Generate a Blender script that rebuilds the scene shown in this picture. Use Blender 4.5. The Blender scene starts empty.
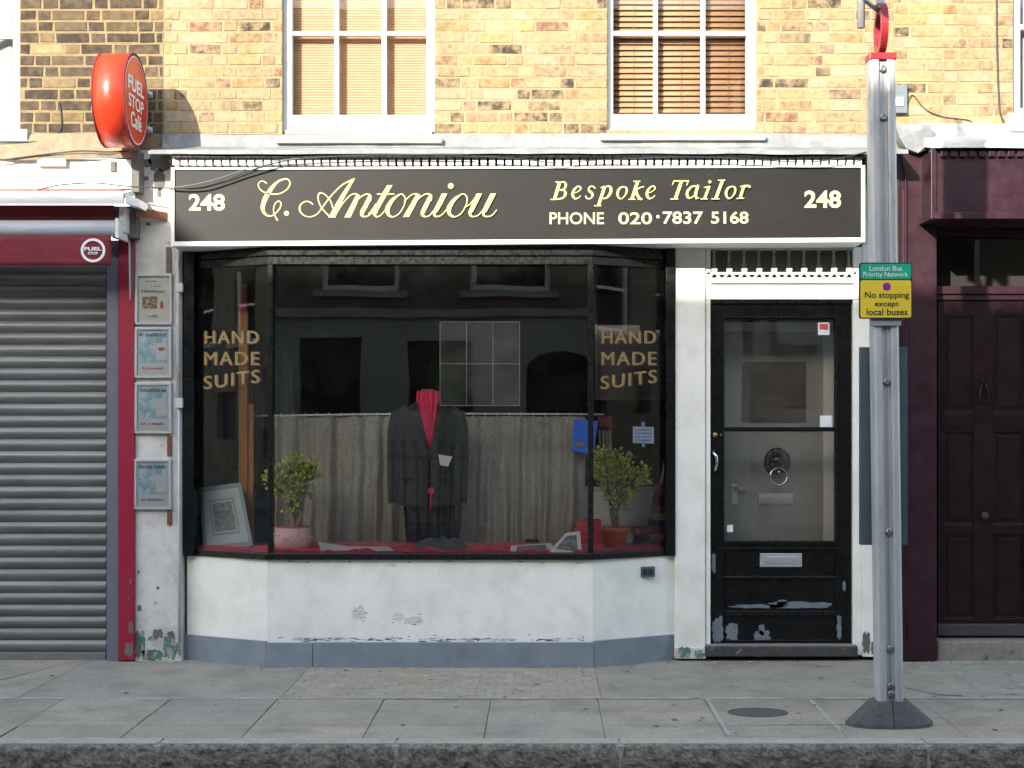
import bpy, bmesh, math, random
from mathutils import Vector, noise as mnoise
random.seed(7)
SC = bpy.context.scene
COL = SC.collection

# ------------------------------------------------------------------ camera, sky, sun, exposure
D, H, F, CX, CY = 9.6, 1.5, 1536.0, 540.0, 420.0     # metres to the shopfront, eye height, focal length in pixels
cam_data = bpy.data.cameras.new('camera'); cam = bpy.data.objects.new('camera', cam_data); COL.objects.link(cam)
cam.location = (0, -D, H); cam.rotation_euler = (math.radians(90), 0, 0)
cam_data.sensor_width = 36; cam_data.lens = 36*F/1024
cam_data.shift_x = (512-CX)/1024; cam_data.shift_y = (CY-384)/1024
cam_data.clip_end = 500; SC.camera = cam

SUNV = Vector((-0.50, -1.0, 0.42)).normalized()
world = bpy.data.worlds.new('World'); SC.world = world; world.use_nodes = True
wn = world.node_tree; wn.nodes.clear()
wo = wn.nodes.new('ShaderNodeOutputWorld'); bg = wn.nodes.new('ShaderNodeBackground'); sky = wn.nodes.new('ShaderNodeTexSky')
sky.sky_type = 'NISHITA'; sky.sun_disc = False
sky.sun_elevation = math.asin(SUNV.z); sky.sun_rotation = math.atan2(SUNV.x, SUNV.y)
sky.air_density = 1.0; sky.dust_density = 0.8; sky.ozone_density = 1.0
bg.inputs['Strength'].default_value = 0.15
wb = wn.nodes.new('ShaderNodeVectorMath'); wb.operation = 'MULTIPLY'; wb.inputs[1].default_value = (1.16, 1.0, .85)   # camera white balance for open shade
wn.links.new(sky.outputs[0], wb.inputs[0]); wn.links.new(wb.outputs[0], bg.inputs[0]); wn.links.new(bg.outputs[0], wo.inputs[0])
sd = bpy.data.lights.new('sun', 'SUN'); sun = bpy.data.objects.new('sun', sd); COL.objects.link(sun)
sd.energy = 2.0; sd.angle = math.radians(0.55); sd.color = (1.0, 0.92, 0.80)
sun.location = (-6, -12, 9); sun.rotation_euler = SUNV.to_track_quat('Z', 'Y').to_euler()
SC.view_settings.view_transform = 'Standard'; SC.view_settings.look = 'None'
SC.view_settings.gamma = 1; SC.view_settings.exposure = 2.4
SC.cycles.max_bounces = 8; SC.cycles.transparent_max_bounces = 16
SC.cycles.use_denoising = True

# ------------------------------------------------------------------ helpers
def ray(px, py, Y): s = (Y+D)/F; return Vector(((px-CX)*s, Y, H-(py-CY)*s))
def XX(px, Y=0): return (px-CX)*(Y+D)/F
def ZZ(py, Y=0): return H-(py-CY)*(Y+D)/F
def depth(Y): return lambda px, py: ray(px, py, Y)
def plane(p, n):
    p = Vector(p); n = Vector(n).normalized(); c = Vector((0, -D, H))
    def f(px, py):
        d = Vector(((px-CX)/F, 1, -(py-CY)/F)); t = (p-c).dot(n)/d.dot(n); return c+d*t
    return f

def tag(o, label=None, cat=None, group=None, kind=None):
    if label: o['label'] = label
    if cat: o['category'] = cat
    if group: o['group'] = group
    if kind: o['kind'] = kind
    return o
def empty(name, loc=(0, 0, 0), label=None, cat=None, group=None, kind=None):
    o = bpy.data.objects.new(name, None); COL.objects.link(o); o.location = loc; o.empty_display_size = .1
    o['_o'] = tuple(loc)
    return tag(o, label, cat, group, kind)
def root_org(o):
    while o.parent: o = o.parent
    return Vector(o.location)

class MB:
    """mesh builder in world coordinates"""
    def __init__(s): s.v = []; s.f = []; s.c = []; s.m = []; s.sm = []
    def face(s, pts, col=None, mi=0, smooth=False):
        b = len(s.v); s.v += [Vector(p) for p in pts]; s.f.append(tuple(range(b, b+len(pts)))); s.c.append(col); s.m.append(mi); s.sm.append(smooth)
    def raw(s, vs, fs, col=None, mi=0, smooth=False):
        b = len(s.v); s.v += [Vector(p) for p in vs]
        for f in fs: s.f.append(tuple(i+b for i in f)); s.c.append(col); s.m.append(mi); s.sm.append(smooth)
        return s
    def hexa(s, p, col=None, mi=0):
        return s.raw(p, [(0, 3, 2, 1), (4, 5, 6, 7), (0, 1, 5, 4), (1, 2, 6, 5), (2, 3, 7, 6), (3, 0, 4, 7)], col, mi)
    def box(s, x0, x1, y0, y1, z0, z1, col=None, mi=0):
        return s.hexa([(x0, y0, z0), (x1, y0, z0), (x1, y1, z0), (x0, y1, z0), (x0, y0, z1), (x1, y0, z1), (x1, y1, z1), (x0, y1, z1)], col, mi)
    def pbox(s, x0, y0, x1, y1, Yf, Yb, col=None, mi=0):
        """box whose front face shows at these pixels of the photograph when it stands at depth Yf"""
        return s.box(XX(x0, Yf), XX(x1, Yf), Yf, Yb, ZZ(y1, Yf), ZZ(y0, Yf), col, mi)
    def prism(s, pts, z0, z1, col=None, mi=0):
        n = len(pts); vs = [(x, y, z0) for x, y in pts]+[(x, y, z1) for x, y in pts]
        return s.raw(vs, [tuple(range(n-1, -1, -1)), tuple(range(n, 2*n))]+[(i, (i+1) % n, n+(i+1) % n, n+i) for i in range(n)], col, mi)
    def extrude(s, prof, x0, x1, col=None, mi=0, smooth=False, caps=True, seg=1, jit=0):
        """profile of (y,z) points swept along x"""
        n = len(prof); vs = []; fs = []
        for k in range(seg+1):
            x = x0+(x1-x0)*k/seg
            for (y, z) in prof:
                j = jit*mnoise.noise((x*3, y*9, z*9)) if jit else 0
                vs.append((x, y+j, z+j*.8))
        for k in range(seg):
            for i in range(n):
                j = (i+1) % n; fs.append((k*n+i, (k+1)*n+i, (k+1)*n+j, k*n+j))
        s.raw(vs, fs, col, mi, smooth)
        if caps: s.raw(vs[:n], [tuple(range(n))], col, mi); s.raw(vs[-n:], [tuple(range(n-1, -1, -1))], col, mi)
        return s
    def lathe(s, prof, c, n=24, axis='z', col=None, mi=0, smooth=True, a0=0, a1=2*math.pi, sq=(1, 1)):
        vs = []; fs = []; m = len(prof)
        for k in range(n):
            a = a0+(a1-a0)*k/n
            for r, h in prof:
                u, w = r*math.cos(a)*sq[0], r*math.sin(a)*sq[1]
                p = {'z': (u, w, h), 'y': (u, h, w), 'x': (h, u, w)}[axis]
                vs.append((c[0]+p[0], c[1]+p[1], c[2]+p[2]))
        for k in range(n):
            k2 = (k+1) % n
            for i in range(m-1): fs.append((k*m+i, k2*m+i, k2*m+i+1, k*m+i+1))
        s.raw(vs, fs, col, mi, smooth)
        if prof[0][0] > 1e-5: s.raw([vs[k*m] for k in range(n)], [tuple(range(n))], col, mi)
        if prof[-1][0] > 1e-5: s.raw([vs[k*m+m-1] for k in range(n)], [tuple(range(n))], col, mi)
        return s
    def tube(s, pts, r, n=8, col=None, mi=0, smooth=True):
        pts = [Vector(p) for p in pts]; R = r if isinstance(r, (list, tuple)) else [r]*len(pts)
        vs = []; fs = []; up = None
        for i, p in enumerate(pts):
            t = (pts[min(i+1, len(pts)-1)]-pts[max(i-1, 0)]).normalized()
            if up is None: up = Vector((0, 0, 1)) if abs(t.z) < .9 else Vector((1, 0, 0))
            a = t.cross(up).normalized(); b = a.cross(t).normalized(); up = b
            for k in range(n):
                q = 2*math.pi*k/n; vs.append(p+(a*math.cos(q)+b*math.sin(q))*R[i])
        for i in range(len(pts)-1):
            for k in range(n): fs.append((i*n+k, i*n+(k+1) % n, (i+1)*n+(k+1) % n, (i+1)*n+k))
        s.raw(vs, fs, col, mi, smooth); s.raw(vs[:n], [tuple(range(n))], col, mi); s.raw(vs[-n:], [tuple(range(n))], col, mi)
        return s
    def grid(s, fn, nu, nv, col=None, mi=0, smooth=True):
        vs = [fn(i/nu, j/nv) for j in range(nv+1) for i in range(nu+1)]
        fs = [(j*(nu+1)+i, j*(nu+1)+i+1, (j+1)*(nu+1)+i+1, (j+1)*(nu+1)+i) for j in range(nv) for i in range(nu)]
        return s.raw(vs, fs, col, mi, smooth)
    def ball(s, c, r, n=12, col=None, mi=0, sc=(1, 1, 1)):
        m = n//2; vs = []; fs = []
        for j in range(m+1):
            t = math.pi*j/m
            for k in range(n):
                a = 2*math.pi*k/n; vs.append((c[0]+r*sc[0]*math.sin(t)*math.cos(a), c[1]+r*sc[1]*math.sin(t)*math.sin(a), c[2]+r*sc[2]*math.cos(t)))
        for j in range(m):
            for k in range(n): fs.append((j*n+k, (j+1)*n+k, (j+1)*n+(k+1) % n, j*n+(k+1) % n))
        return s.raw(vs, fs, col, mi, True)
    def build(s, name, mats, parent=None, org=None, bevel=0, solid=0, label=None, cat=None, group=None, kind=None):
        mk = getattr(s, 'marks', [])
        if name == 'peeled_patch' and len(mk) > 1:       # every flake is a part of its own
            for a, b in zip(mk, mk[1:]+[len(s.f)]):
                q = MB()
                for fi in range(a, b): q.face([s.v[i] for i in s.f[fi]])
                last = q.build(name, mats, parent)
            return last
        if parent is not None: o0 = root_org(parent)
        else: o0 = Vector(org) if org is not None else Vector((0, 0, 0))
        me = bpy.data.meshes.new(name); me.from_pydata([tuple(v-o0) for v in s.v], [], s.f)
        mats = mats if isinstance(mats, (list, tuple)) else [mats]
        for m in mats: me.materials.append(m)
        me.polygons.foreach_set('material_index', s.m); me.polygons.foreach_set('use_smooth', s.sm)
        if any(c is not None for c in s.c):
            ca = me.color_attributes.new('Col', 'FLOAT_COLOR', 'CORNER'); k = 0; buf = []
            for c, f in zip(s.c, s.f):
                c = c or (.5, .5, .5); buf += [c[0], c[1], c[2], 1.0]*len(f)
            ca.data.foreach_set('color', buf)
        bm = bmesh.new(); bm.from_mesh(me)
        if bevel or solid or any(s.sm): bmesh.ops.remove_doubles(bm, verts=bm.verts, dist=1e-6)
        bmesh.ops.recalc_face_normals(bm, faces=bm.faces); bm.to_mesh(me); bm.free()
        me.update()
        o = bpy.data.objects.new(name, me); COL.objects.link(o)
        if parent is not None: o.parent = parent
        else: o.location = o0
        if solid:
            md = o.modifiers.new('solid', 'SOLIDIFY'); md.thickness = solid; md.offset = 0
        if bevel:
            md = o.modifiers.new('bevel', 'BEVEL'); md.width = bevel; md.segments = 2; md.limit_method = 'ANGLE'; md.angle_limit = math.radians(40)
        return tag(o, label, cat, group, kind)

# ---- materials
def N(nt, t, **k):
    n = nt.nodes.new(t)
    for a, b in k.items(): setattr(n, a, b)
    return n
def pmat(name, col=(.5, .5, .5), rough=.6, metal=0, var=.15, vscale=6, bump=0, bscale=80, col2=None, lo=.55, hi=.6, mscale=10,
         attr=False, stretch=None, coat=0, dirt=None, dscale=2.5, rvar=.1, spec=.5, sheen=0, big=None):
    m = bpy.data.materials.new(name); m.use_nodes = True; nt = m.node_tree; b = nt.nodes['Principled BSDF']; L = nt.links.new
    tc = N(nt, 'ShaderNodeTexCoord'); mp = N(nt, 'ShaderNodeMapping'); L(tc.outputs['Object'], mp.inputs[0])
    if stretch: mp.inputs['Scale'].default_value = stretch
    if attr:
        at = N(nt, 'ShaderNodeAttribute', attribute_name='Col'); c = at.outputs['Color']
    else:
        rgb = N(nt, 'ShaderNodeRGB'); rgb.outputs[0].default_value = (*col, 1); c = rgb.outputs[0]
    def noise(sc, det=6, ro=.6):
        n = N(nt, 'ShaderNodeTexNoise'); n.inputs['Scale'].default_value = sc; n.inputs['Detail'].default_value = det; n.inputs['Roughness'].default_value = ro
        L(mp.outputs[0], n.inputs['Vector']); return n.outputs['Fac']
    def mrange(x, a, b_, c_, d):
        r = N(nt, 'ShaderNodeMapRange'); L(x, r.inputs[0])
        for i, v in enumerate((a, b_, c_, d)): r.inputs[i+1].default_value = v
        return r.outputs[0]
    if var:
        f = mrange(noise(vscale, 8, .65), .25, .75, 1-var, 1+var)
        h = N(nt, 'ShaderNodeVectorMath', operation='SCALE'); L(c, h.inputs[0]); L(f, h.inputs['Scale']); c = h.outputs[0]
    if big:
        f = mrange(noise(big[0], 4, .6), .3, .7, 1-big[1], 1+big[1]*.6); h = N(nt, 'ShaderNodeVectorMath', operation='SCALE'); L(c, h.inputs[0]); L(f, h.inputs['Scale']); c = h.outputs[0]
    if dirt:
        f = mrange(noise(dscale, 9, .7), .45, .72, 0, dirt[3] if len(dirt) > 3 else .5)
        mx = N(nt, 'ShaderNodeMix', data_type='RGBA'); L(f, mx.inputs[0]); L(c, mx.inputs[6]); mx.inputs[7].default_value = (*dirt[:3], 1); c = mx.outputs[2]
    if col2:
        f = mrange(noise(mscale, 10, .7), lo, hi, 0, 1)
        mx = N(nt, 'ShaderNodeMix', data_type='RGBA'); L(f, mx.inputs[0]); L(c, mx.inputs[6]); mx.inputs[7].default_value = (*col2, 1); c = mx.outputs[2]
    L(c, b.inputs['Base Color'])
    b.inputs['Metallic'].default_value = metal
    if rvar: L(mrange(noise(vscale*2, 5), .3, .7, max(.02, rough-rvar), min(1, rough+rvar)), b.inputs['Roughness'])
    else: b.inputs['Roughness'].default_value = rough
    b.inputs['Coat Weight'].default_value = coat; b.inputs['Specular IOR Level'].default_value = spec
    if sheen: b.inputs['Sheen Weight'].default_value = sheen
    if bump:
        bp = N(nt, 'ShaderNodeBump'); bp.inputs['Distance'].default_value = bump; bp.inputs['Strength'].default_value = 1
        L(noise(bscale, 8, .7), bp.inputs['Height']); L(bp.outputs[0], b.inputs['Normal'])
    return m
def glassmat(name, ior=1.5, tint=(1, 1, 1), milky=0, wob=.0006):
    m = bpy.data.materials.new(name); m.use_nodes = True; nt = m.node_tree; nt.nodes.clear(); L = nt.links.new
    o = N(nt, 'ShaderNodeOutputMaterial'); t = N(nt, 'ShaderNodeBsdfTransparent'); g = N(nt, 'ShaderNodeBsdfGlossy'); f = N(nt, 'ShaderNodeFresnel'); mx = N(nt, 'ShaderNodeMixShader')
    t.inputs[0].default_value = (*tint, 1); g.inputs['Roughness'].default_value = .005; f.inputs[0].default_value = ior
    tc = N(nt, 'ShaderNodeTexCoord'); n = N(nt, 'ShaderNodeTexNoise'); n.inputs['Scale'].default_value = 1.6; n.inputs['Detail'].default_value = 1
    bp = N(nt, 'ShaderNodeBump'); bp.inputs['Distance'].default_value = wob; L(tc.outputs['Object'], n.inputs['Vector']); L(n.outputs['Fac'], bp.inputs['Height']); L(bp.outputs[0], g.inputs['Normal'])
    L(f.outputs[0], mx.inputs[0]); L(t.outputs[0], mx.inputs[1]); L(g.outputs[0], mx.inputs[2])
    out = mx.outputs[0]
    if milky:      # dust and smears on the pane
        d = N(nt, 'ShaderNodeBsdfDiffuse'); d.inputs[0].default_value = (.75, .78, .78, 1); m2 = N(nt, 'ShaderNodeMixShader')
        n2 = N(nt, 'ShaderNodeTexNoise'); n2.inputs['Scale'].default_value = 7; n2.inputs['Detail'].default_value = 9; n2.inputs['Roughness'].default_value = .7
        r = N(nt, 'ShaderNodeMapRange'); L(tc.outputs['Object'], n2.inputs['Vector']); L(n2.outputs['Fac'], r.inputs[0])
        r.inputs[1].default_value = .4; r.inputs[2].default_value = .85; r.inputs[3].default_value = milky*.25; r.inputs[4].default_value = milky*2.2
        L(r.outputs[0], m2.inputs[0]); L(out, m2.inputs[1]); L(d.outputs[0], m2.inputs[2]); out = m2.outputs[0]
    L(out, o.inputs[0]); return m

M = {}
M['brick'] = pmat('stock brick', attr=True, rough=.9, var=.5, vscale=26, bump=.006, bscale=110, dirt=(.17, .10, .045, .7), dscale=13, col2=(.37, .28, .155), lo=.42, hi=.70, mscale=13, big=(1.4, .34))
M['brick_dark'] = pmat('sooty stock brick', attr=True, rough=.9, var=.55, vscale=24, bump=.006, bscale=110, dirt=(.17, .125, .07, .6), dscale=12, big=(1.6, .3))
M['mortar'] = pmat('pale mortar', (.33, .258, .145), .95, big=(1.4, .28), var=.3, vscale=30, bump=.004, bscale=90, dirt=(.18, .13, .075, .5), dscale=5)
M['mortar_dark'] = pmat('tan mortar', (.25, .19, .10), .95, var=.3, vscale=30, bump=.004, bscale=90, dirt=(.10, .08, .05, .6), dscale=5)
M['render'] = pmat('crumbling render', (.27, .215, .14), .95, var=.35, vscale=14, bump=.012, bscale=35, col2=(.12, .10, .08), lo=.58, hi=.66, mscale=9)
M['white'] = pmat('weathered white paint', (.77, .80, .76), .55, var=.05, vscale=5, bump=.0015, bscale=30, dirt=(.5, .5, .46, .35), dscale=3.2)
M['white_chip'] = pmat('chipped white paint', (.80, .81, .755), .5, var=.05, vscale=4, bump=.002, bscale=22, dirt=(.50, .48, .40, .5), dscale=3.4, col2=(.25, .25, .23), lo=.69, hi=.73, mscale=16)
M['white_old'] = pmat('peeling old white paint', (.60, .60, .57), .7, var=.12, vscale=6, bump=.003, bscale=25, dirt=(.28, .28, .26, .8), dscale=4, col2=(.20, .20, .21), lo=.64, hi=.68, mscale=9)
M['white_gloss'] = pmat('white gloss timber', (.62, .62, .60), .35, var=.05, bump=.001, bscale=20, dirt=(.5, .5, .46, .35), dscale=6)
M['lead'] = pmat('lead flashing', (.18, .195, .20), .6, metal=.0, var=.35, vscale=7, bump=.008, bscale=14, col2=(.38, .37, .33), lo=.5, hi=.7, mscale=5)
M['plinth'] = pmat('blue grey plinth paint', (.17, .21, .245), .55, var=.18, vscale=6, bump=.0015, bscale=40, col2=(.06, .07, .08), lo=.70, hi=.74, mscale=11, dirt=(.30, .32, .33, .35), dscale=8)
M['backing'] = pmat('grimy grille backing', (.10, .093, .08), .9, var=.3)
M['baluster'] = pmat('grey iron baluster', (.27, .26, .24), .6, var=.3, vscale=20)
M['black'] = pmat('black gloss paint', (.004, .004, .0045), .3, var=.2, bump=.001, bscale=20, dirt=(.010, .010, .010, .3), dscale=9, spec=.3)
M['black_worn'] = pmat('worn black paint', (.009, .009, .0085), .30, var=.3, vscale=20, bump=.0008, bscale=30, spec=.3, col2=(.05, .05, .045), lo=.62, hi=.78, mscale=26)
M['fascia'] = pmat('black signboard paint', (.010, .0097, .009), .45, spec=.25, rvar=0, var=.08, vscale=4, bump=0, bscale=60, dirt=(.020, .019, .017, .5), dscale=3, stretch=(1, 1, 1.6))
M['gold'] = pmat('cream gold sign paint', (.50, .43, .17), .5, var=.1, vscale=20)
M['cream'] = pmat('cream sign paint', (.50, .45, .26), .5, var=.08, vscale=20)
M['goldleaf'] = pmat('gold leaf lettering', (.27, .175, .06), .4, var=.4, vscale=30, metal=.0)
M['dark'] = pmat('dark void paint', (.016, .016, .015), .8, var=.2)
M['red'] = pmat('crimson paint', (.30, .005, .032), .45, var=.2, vscale=5, bump=.002, bscale=30, dirt=(.16, .01, .02, .5), dscale=5, col2=(.55, .50, .50), lo=.74, hi=.76, mscale=14)
M['redsign'] = pmat('red sign drum enamel', (.60, .040, .012), .38, var=.1, coat=.15)
M['redface'] = pmat('red sign face', (.38, .02, .02), .35, var=.1)
M['awning'] = pmat('burgundy awning canvas', (.17, .012, .024), .8, var=.2, vscale=8, bump=.003, bscale=20, dirt=(.09, .012, .02, .6), dscale=4)
M['whitemetal'] = pmat('white coated aluminium', (.66, .68, .69), .4, var=.08, dirt=(.3, .3, .3, .4), dscale=8, stretch=(.3, 1, 3))
M['lilac'] = pmat('lilac grey rail paint', (.14, .14, .185), .5, var=.1, dirt=(.12, .12, .14, .4))
M['shutter'] = pmat('galvanised shutter steel', (.185, .197, .194), .45, metal=.4, var=.25, vscale=5, dirt=(.05, .056, .052, .8), dscale=2.2, stretch=(.25, 1, 1.6), bump=.0008, bscale=60)
M['rust'] = pmat('rusty steel', (.16, .06, .03), .85, var=.4, vscale=30, bump=.002)
M['alu'] = pmat('brushed aluminium', (.49, .51, .52), .42, metal=.3, var=.12, vscale=9, stretch=(1, 1, .22), dirt=(.17, .17, .165, .75), dscale=9, col2=(.22, .22, .21), lo=.64, hi=.70, mscale=22)
M['aludark'] = pmat('grey groove aluminium', (.30, .31, .33), .5, metal=.4, var=.15)
M['steel'] = pmat('bolt steel', (.25, .24, .23), .4, metal=.8, var=.2)
M['chrome'] = pmat('chrome', (.7, .7, .7), .15, metal=1, var=.05)
M['rubber'] = pmat('recycled rubber', (.085, .083, .082), .9, var=.35, vscale=60, bump=.006, bscale=90, col2=(.15, .15, .16), lo=.62, hi=.68, mscale=50)
M['ringred'] = pmat('bus stop red', (.30, .018, .028), .35, var=.08)
M['yellow'] = pmat('yellow sign sheet', (.70, .52, .03), .4, var=.03, dirt=(.5, .38, .05, .3))
M['green'] = pmat('green sign sheet', (.0, .34, .20), .4, var=.03)
M['magenta'] = pmat('purple dot', (.24, .01, .22), .4, var=0)
M['ink'] = pmat('black ink', (.015, .015, .015), .5, var=0)
M['greyblue'] = pmat('grey blue panel', (.06, .09, .108), .45, var=.12, dirt=(.11, .12, .13, .3))
M['purple'] = pmat('aubergine paint', (.026, .006, .0125), .42, var=.25, vscale=5, bump=.0015, bscale=25, dirt=(.030, .018, .022, .5), dscale=3, spec=.35)
M['purple_gloss'] = pmat('aubergine door gloss', (.0125, .0035, .0065), .38, var=.2, dirt=(.018, .010, .013, .4), spec=.3)
M['stone'] = pmat('worn step stone', (.22, .20, .17), .9, var=.3, vscale=20, bump=.006, bscale=40, col2=(.10, .09, .08), lo=.58, hi=.66)
M['step_dark'] = pmat('dirty black step', (.045, .045, .042), .8, var=.4, vscale=20, bump=.004, col2=(.2, .19, .17), lo=.6, hi=.66, mscale=20)
M['weather'] = pmat('faded weatherboard', (.05, .042, .048), .6, var=.3)
M['stain'] = pmat('grey rubbed stain', (.60, .62, .59), .7, var=.2, vscale=20)
M['cement'] = pmat('cement pointing', (.36, .35, .31), .9, var=.25, vscale=30, bump=.004)
M['wblind'] = pmat('wooden blind slat', (.35, .205, .11), .6, var=.12, vscale=9, stretch=(.3, 1, 8))
M['pblind'] = pmat('orange pleated blind', (.42, .285, .18), .8, var=.08, vscale=9)
M['wood'] = pmat('orange pine', (.36, .16, .045), .55, var=.3, vscale=8, stretch=(6, 6, .6))
M['cloth_red'] = pmat('crimson cloth', (.62, .020, .09), .85, var=.2, vscale=8, bump=.003, bscale=20, sheen=.2)
M['hessian'] = pmat('hessian curtain', (.32, .325, .275), .95, var=.42, vscale=70, bump=.006, bscale=150, stretch=(1.6, 1, .9), dirt=(.16, .15, .125, .5), dscale=6)
M['suit'] = pmat('charcoal suit wool', (.026, .031, .036), .9, var=.2, vscale=30, bump=.001, bscale=200, sheen=.1)
M['suit_dark'] = pmat('black trouser wool', (.008, .009, .011), .9, var=.2, sheen=.1)
M['bluegrey'] = pmat('blue grey suiting', (.085, .11, .14), .9, var=.25, vscale=12, sheen=.1)
M['cravat'] = pmat('red satin', (.78, .035, .13), .5, var=.2, vscale=14, stretch=(5, 1, .5))
M['blue'] = pmat('blue card', (.01, .14, .70), .5, var=.15)
M['navy'] = pmat('navy cloth', (.012, .018, .05), .9, var=.4, vscale=5)
M['maroon'] = pmat('maroon board', (.014, .005, .006), .6, var=.3, vscale=8)
M['paper'] = pmat('white paper', (.72, .75, .76), .7, var=.05)
M['print'] = pmat('printed grey picture', (.17, .20, .21), .6, var=.5, vscale=40, col2=(.28, .32, .34), lo=.5, hi=.58, mscale=40)
M['framegrey'] = pmat('blue grey picture frame', (.20, .30, .35), .5, var=.12)
M['framepale'] = pmat('pale mount', (.42, .56, .60), .6, var=.08)
M['pot_pink'] = pmat('pink glazed pot', (.80, .58, .58), .3, var=.1, vscale=14)
M['terracotta'] = pmat('terracotta pot', (.60, .13, .04), .7, var=.2, vscale=10)
M['soil'] = pmat('soil', (.03, .02, .015), 1, var=.4, bump=.01, bscale=60)
M['leaf'] = pmat('jade leaf', attr=True, rough=.4, var=.2, vscale=30)
M['bark'] = pmat('jade bark', (.20, .17, .11), .9, var=.4, vscale=30, bump=.003)
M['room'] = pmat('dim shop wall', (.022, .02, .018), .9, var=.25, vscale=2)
M['room_light'] = pmat('grey partition', (.50, .54, .53), .7, var=.1)
M['lobby'] = pmat('lobby wall', (.16, .15, .13), .9, var=.15)
M['innerdoor'] = pmat('grey inner door', (.29, .30, .28), .5, var=.08, vscale=2)
M['curtain_w'] = pmat('grey net curtain', (.25, .28, .29), .9, var=.15, stretch=(5, 1, .4))
M['slab'] = pmat('york paving slab', attr=True, rough=.85, var=.30, vscale=55, bump=.004, bscale=140, dirt=(.15, .14, .12, .75), dscale=2.6, col2=(.17, .16, .14), lo=.62, hi=.70, mscale=34)
M['block'] = pmat('small paver', attr=True, rough=.9, var=.25, vscale=30, bump=.004, bscale=90)
M['joint'] = pmat('joint grit', (.13, .125, .11), .95, var=.4, vscale=40, bump=.003)
M['granite'] = pmat('rough granite kerb', (.25, .22, .175), .9, var=.6, vscale=60, bump=.02, bscale=55, dirt=(.035, .033, .028, .9), dscale=22)
M['granite_top'] = pmat('worn granite kerb top', (.36, .34, .29), .85, var=.25, vscale=40, bump=.003, bscale=90, dirt=(.16, .15, .14, .5), dscale=8)
M['asphalt'] = pmat('asphalt', (.05, .05, .052), .9, var=.3, vscale=60, bump=.006, bscale=120, dirt=(.09, .088, .085, .4), dscale=1.2)
M['iron'] = pmat('cast iron cover', (.10, .097, .09), .7, metal=.3, var=.3, vscale=30, bump=.004, bscale=70)
M['stucco'] = pmat('opposite stucco', (.34, .34, .31), .8, var=.1, vscale=1.2, dirt=(.23, .23, .20, .5), dscale=.8)
M['oppbrick'] = pmat('opposite brown brick', (.13, .11, .075), .9, var=.4, vscale=9, stretch=(1, 1, 3))
M['cable'] = pmat('black cable', (.02, .02, .02), .5, var=0)
M['greycable'] = pmat('grey pipe paint', (.50, .52, .52), .5, var=.1, dirt=(.25, .25, .25, .5), dscale=10)
M['peel_grey'] = pmat('bare grey primer', (.13, .165, .185), .8, var=.25, vscale=20)
M['peel_green'] = pmat('old green undercoat', (.07, .17, .13), .8, var=.35, vscale=20, col2=(.3, .3, .27), lo=.5, hi=.56, mscale=18)
M['peel_dark'] = pmat('bare dark render', (.13, .125, .115), .9, var=.35, vscale=20)
M['brass'] = pmat('dull brass', (.40, .28, .12), .35, metal=.9, var=.2)
M['pewter'] = pmat('pewter knocker', (.07, .07, .068), .3, metal=.7, var=.3, vscale=30)
M['satin'] = pmat('satin metal plate', (.52, .54, .54), .35, metal=.6, var=.1)
M['glass'] = glassmat('shop window glass', 1.46, milky=.004, wob=.0011)
M['glass_up'] = glassmat('upper window glass', 1.3, milky=.0, wob=.001)
M['glass_door'] = glassmat('door glass', 1.46, milky=.012, wob=.002)
M['acrylic'] = glassmat('clear acrylic', 1.4, milky=.055, wob=.002)
M['poster_blue'] = pmat('blue printed poster', (.38, .64, .76), .35, var=.3, vscale=20, col2=(.75, .85, .88), lo=.5, hi=.56, mscale=18)
M['poster_pale'] = pmat('pale printed poster', (.62, .68, .62), .4, var=.08, vscale=12)
M['food'] = pmat('food picture', (.22, .13, .08), .5, var=.5, vscale=60, col2=(.5, .42, .32), lo=.5, hi=.55, mscale=60)
M['skinred'] = pmat('red print', (.5, .08, .06), .5, var=.3)
M['ivorybox'] = pmat('mustard spine', (.60, .44, .12), .6, var=.2)
M['boxred'] = pmat('red cloth binding', (.42, .02, .04), .6, var=.3)
M['maroontie'] = pmat('maroon silk', (.11, .012, .02), .6, var=.3)
M['greytie'] = pmat('grey striped silk', (.16, .15, .14), .6, var=.6, vscale=18, stretch=(8, 1, 1))

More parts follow.
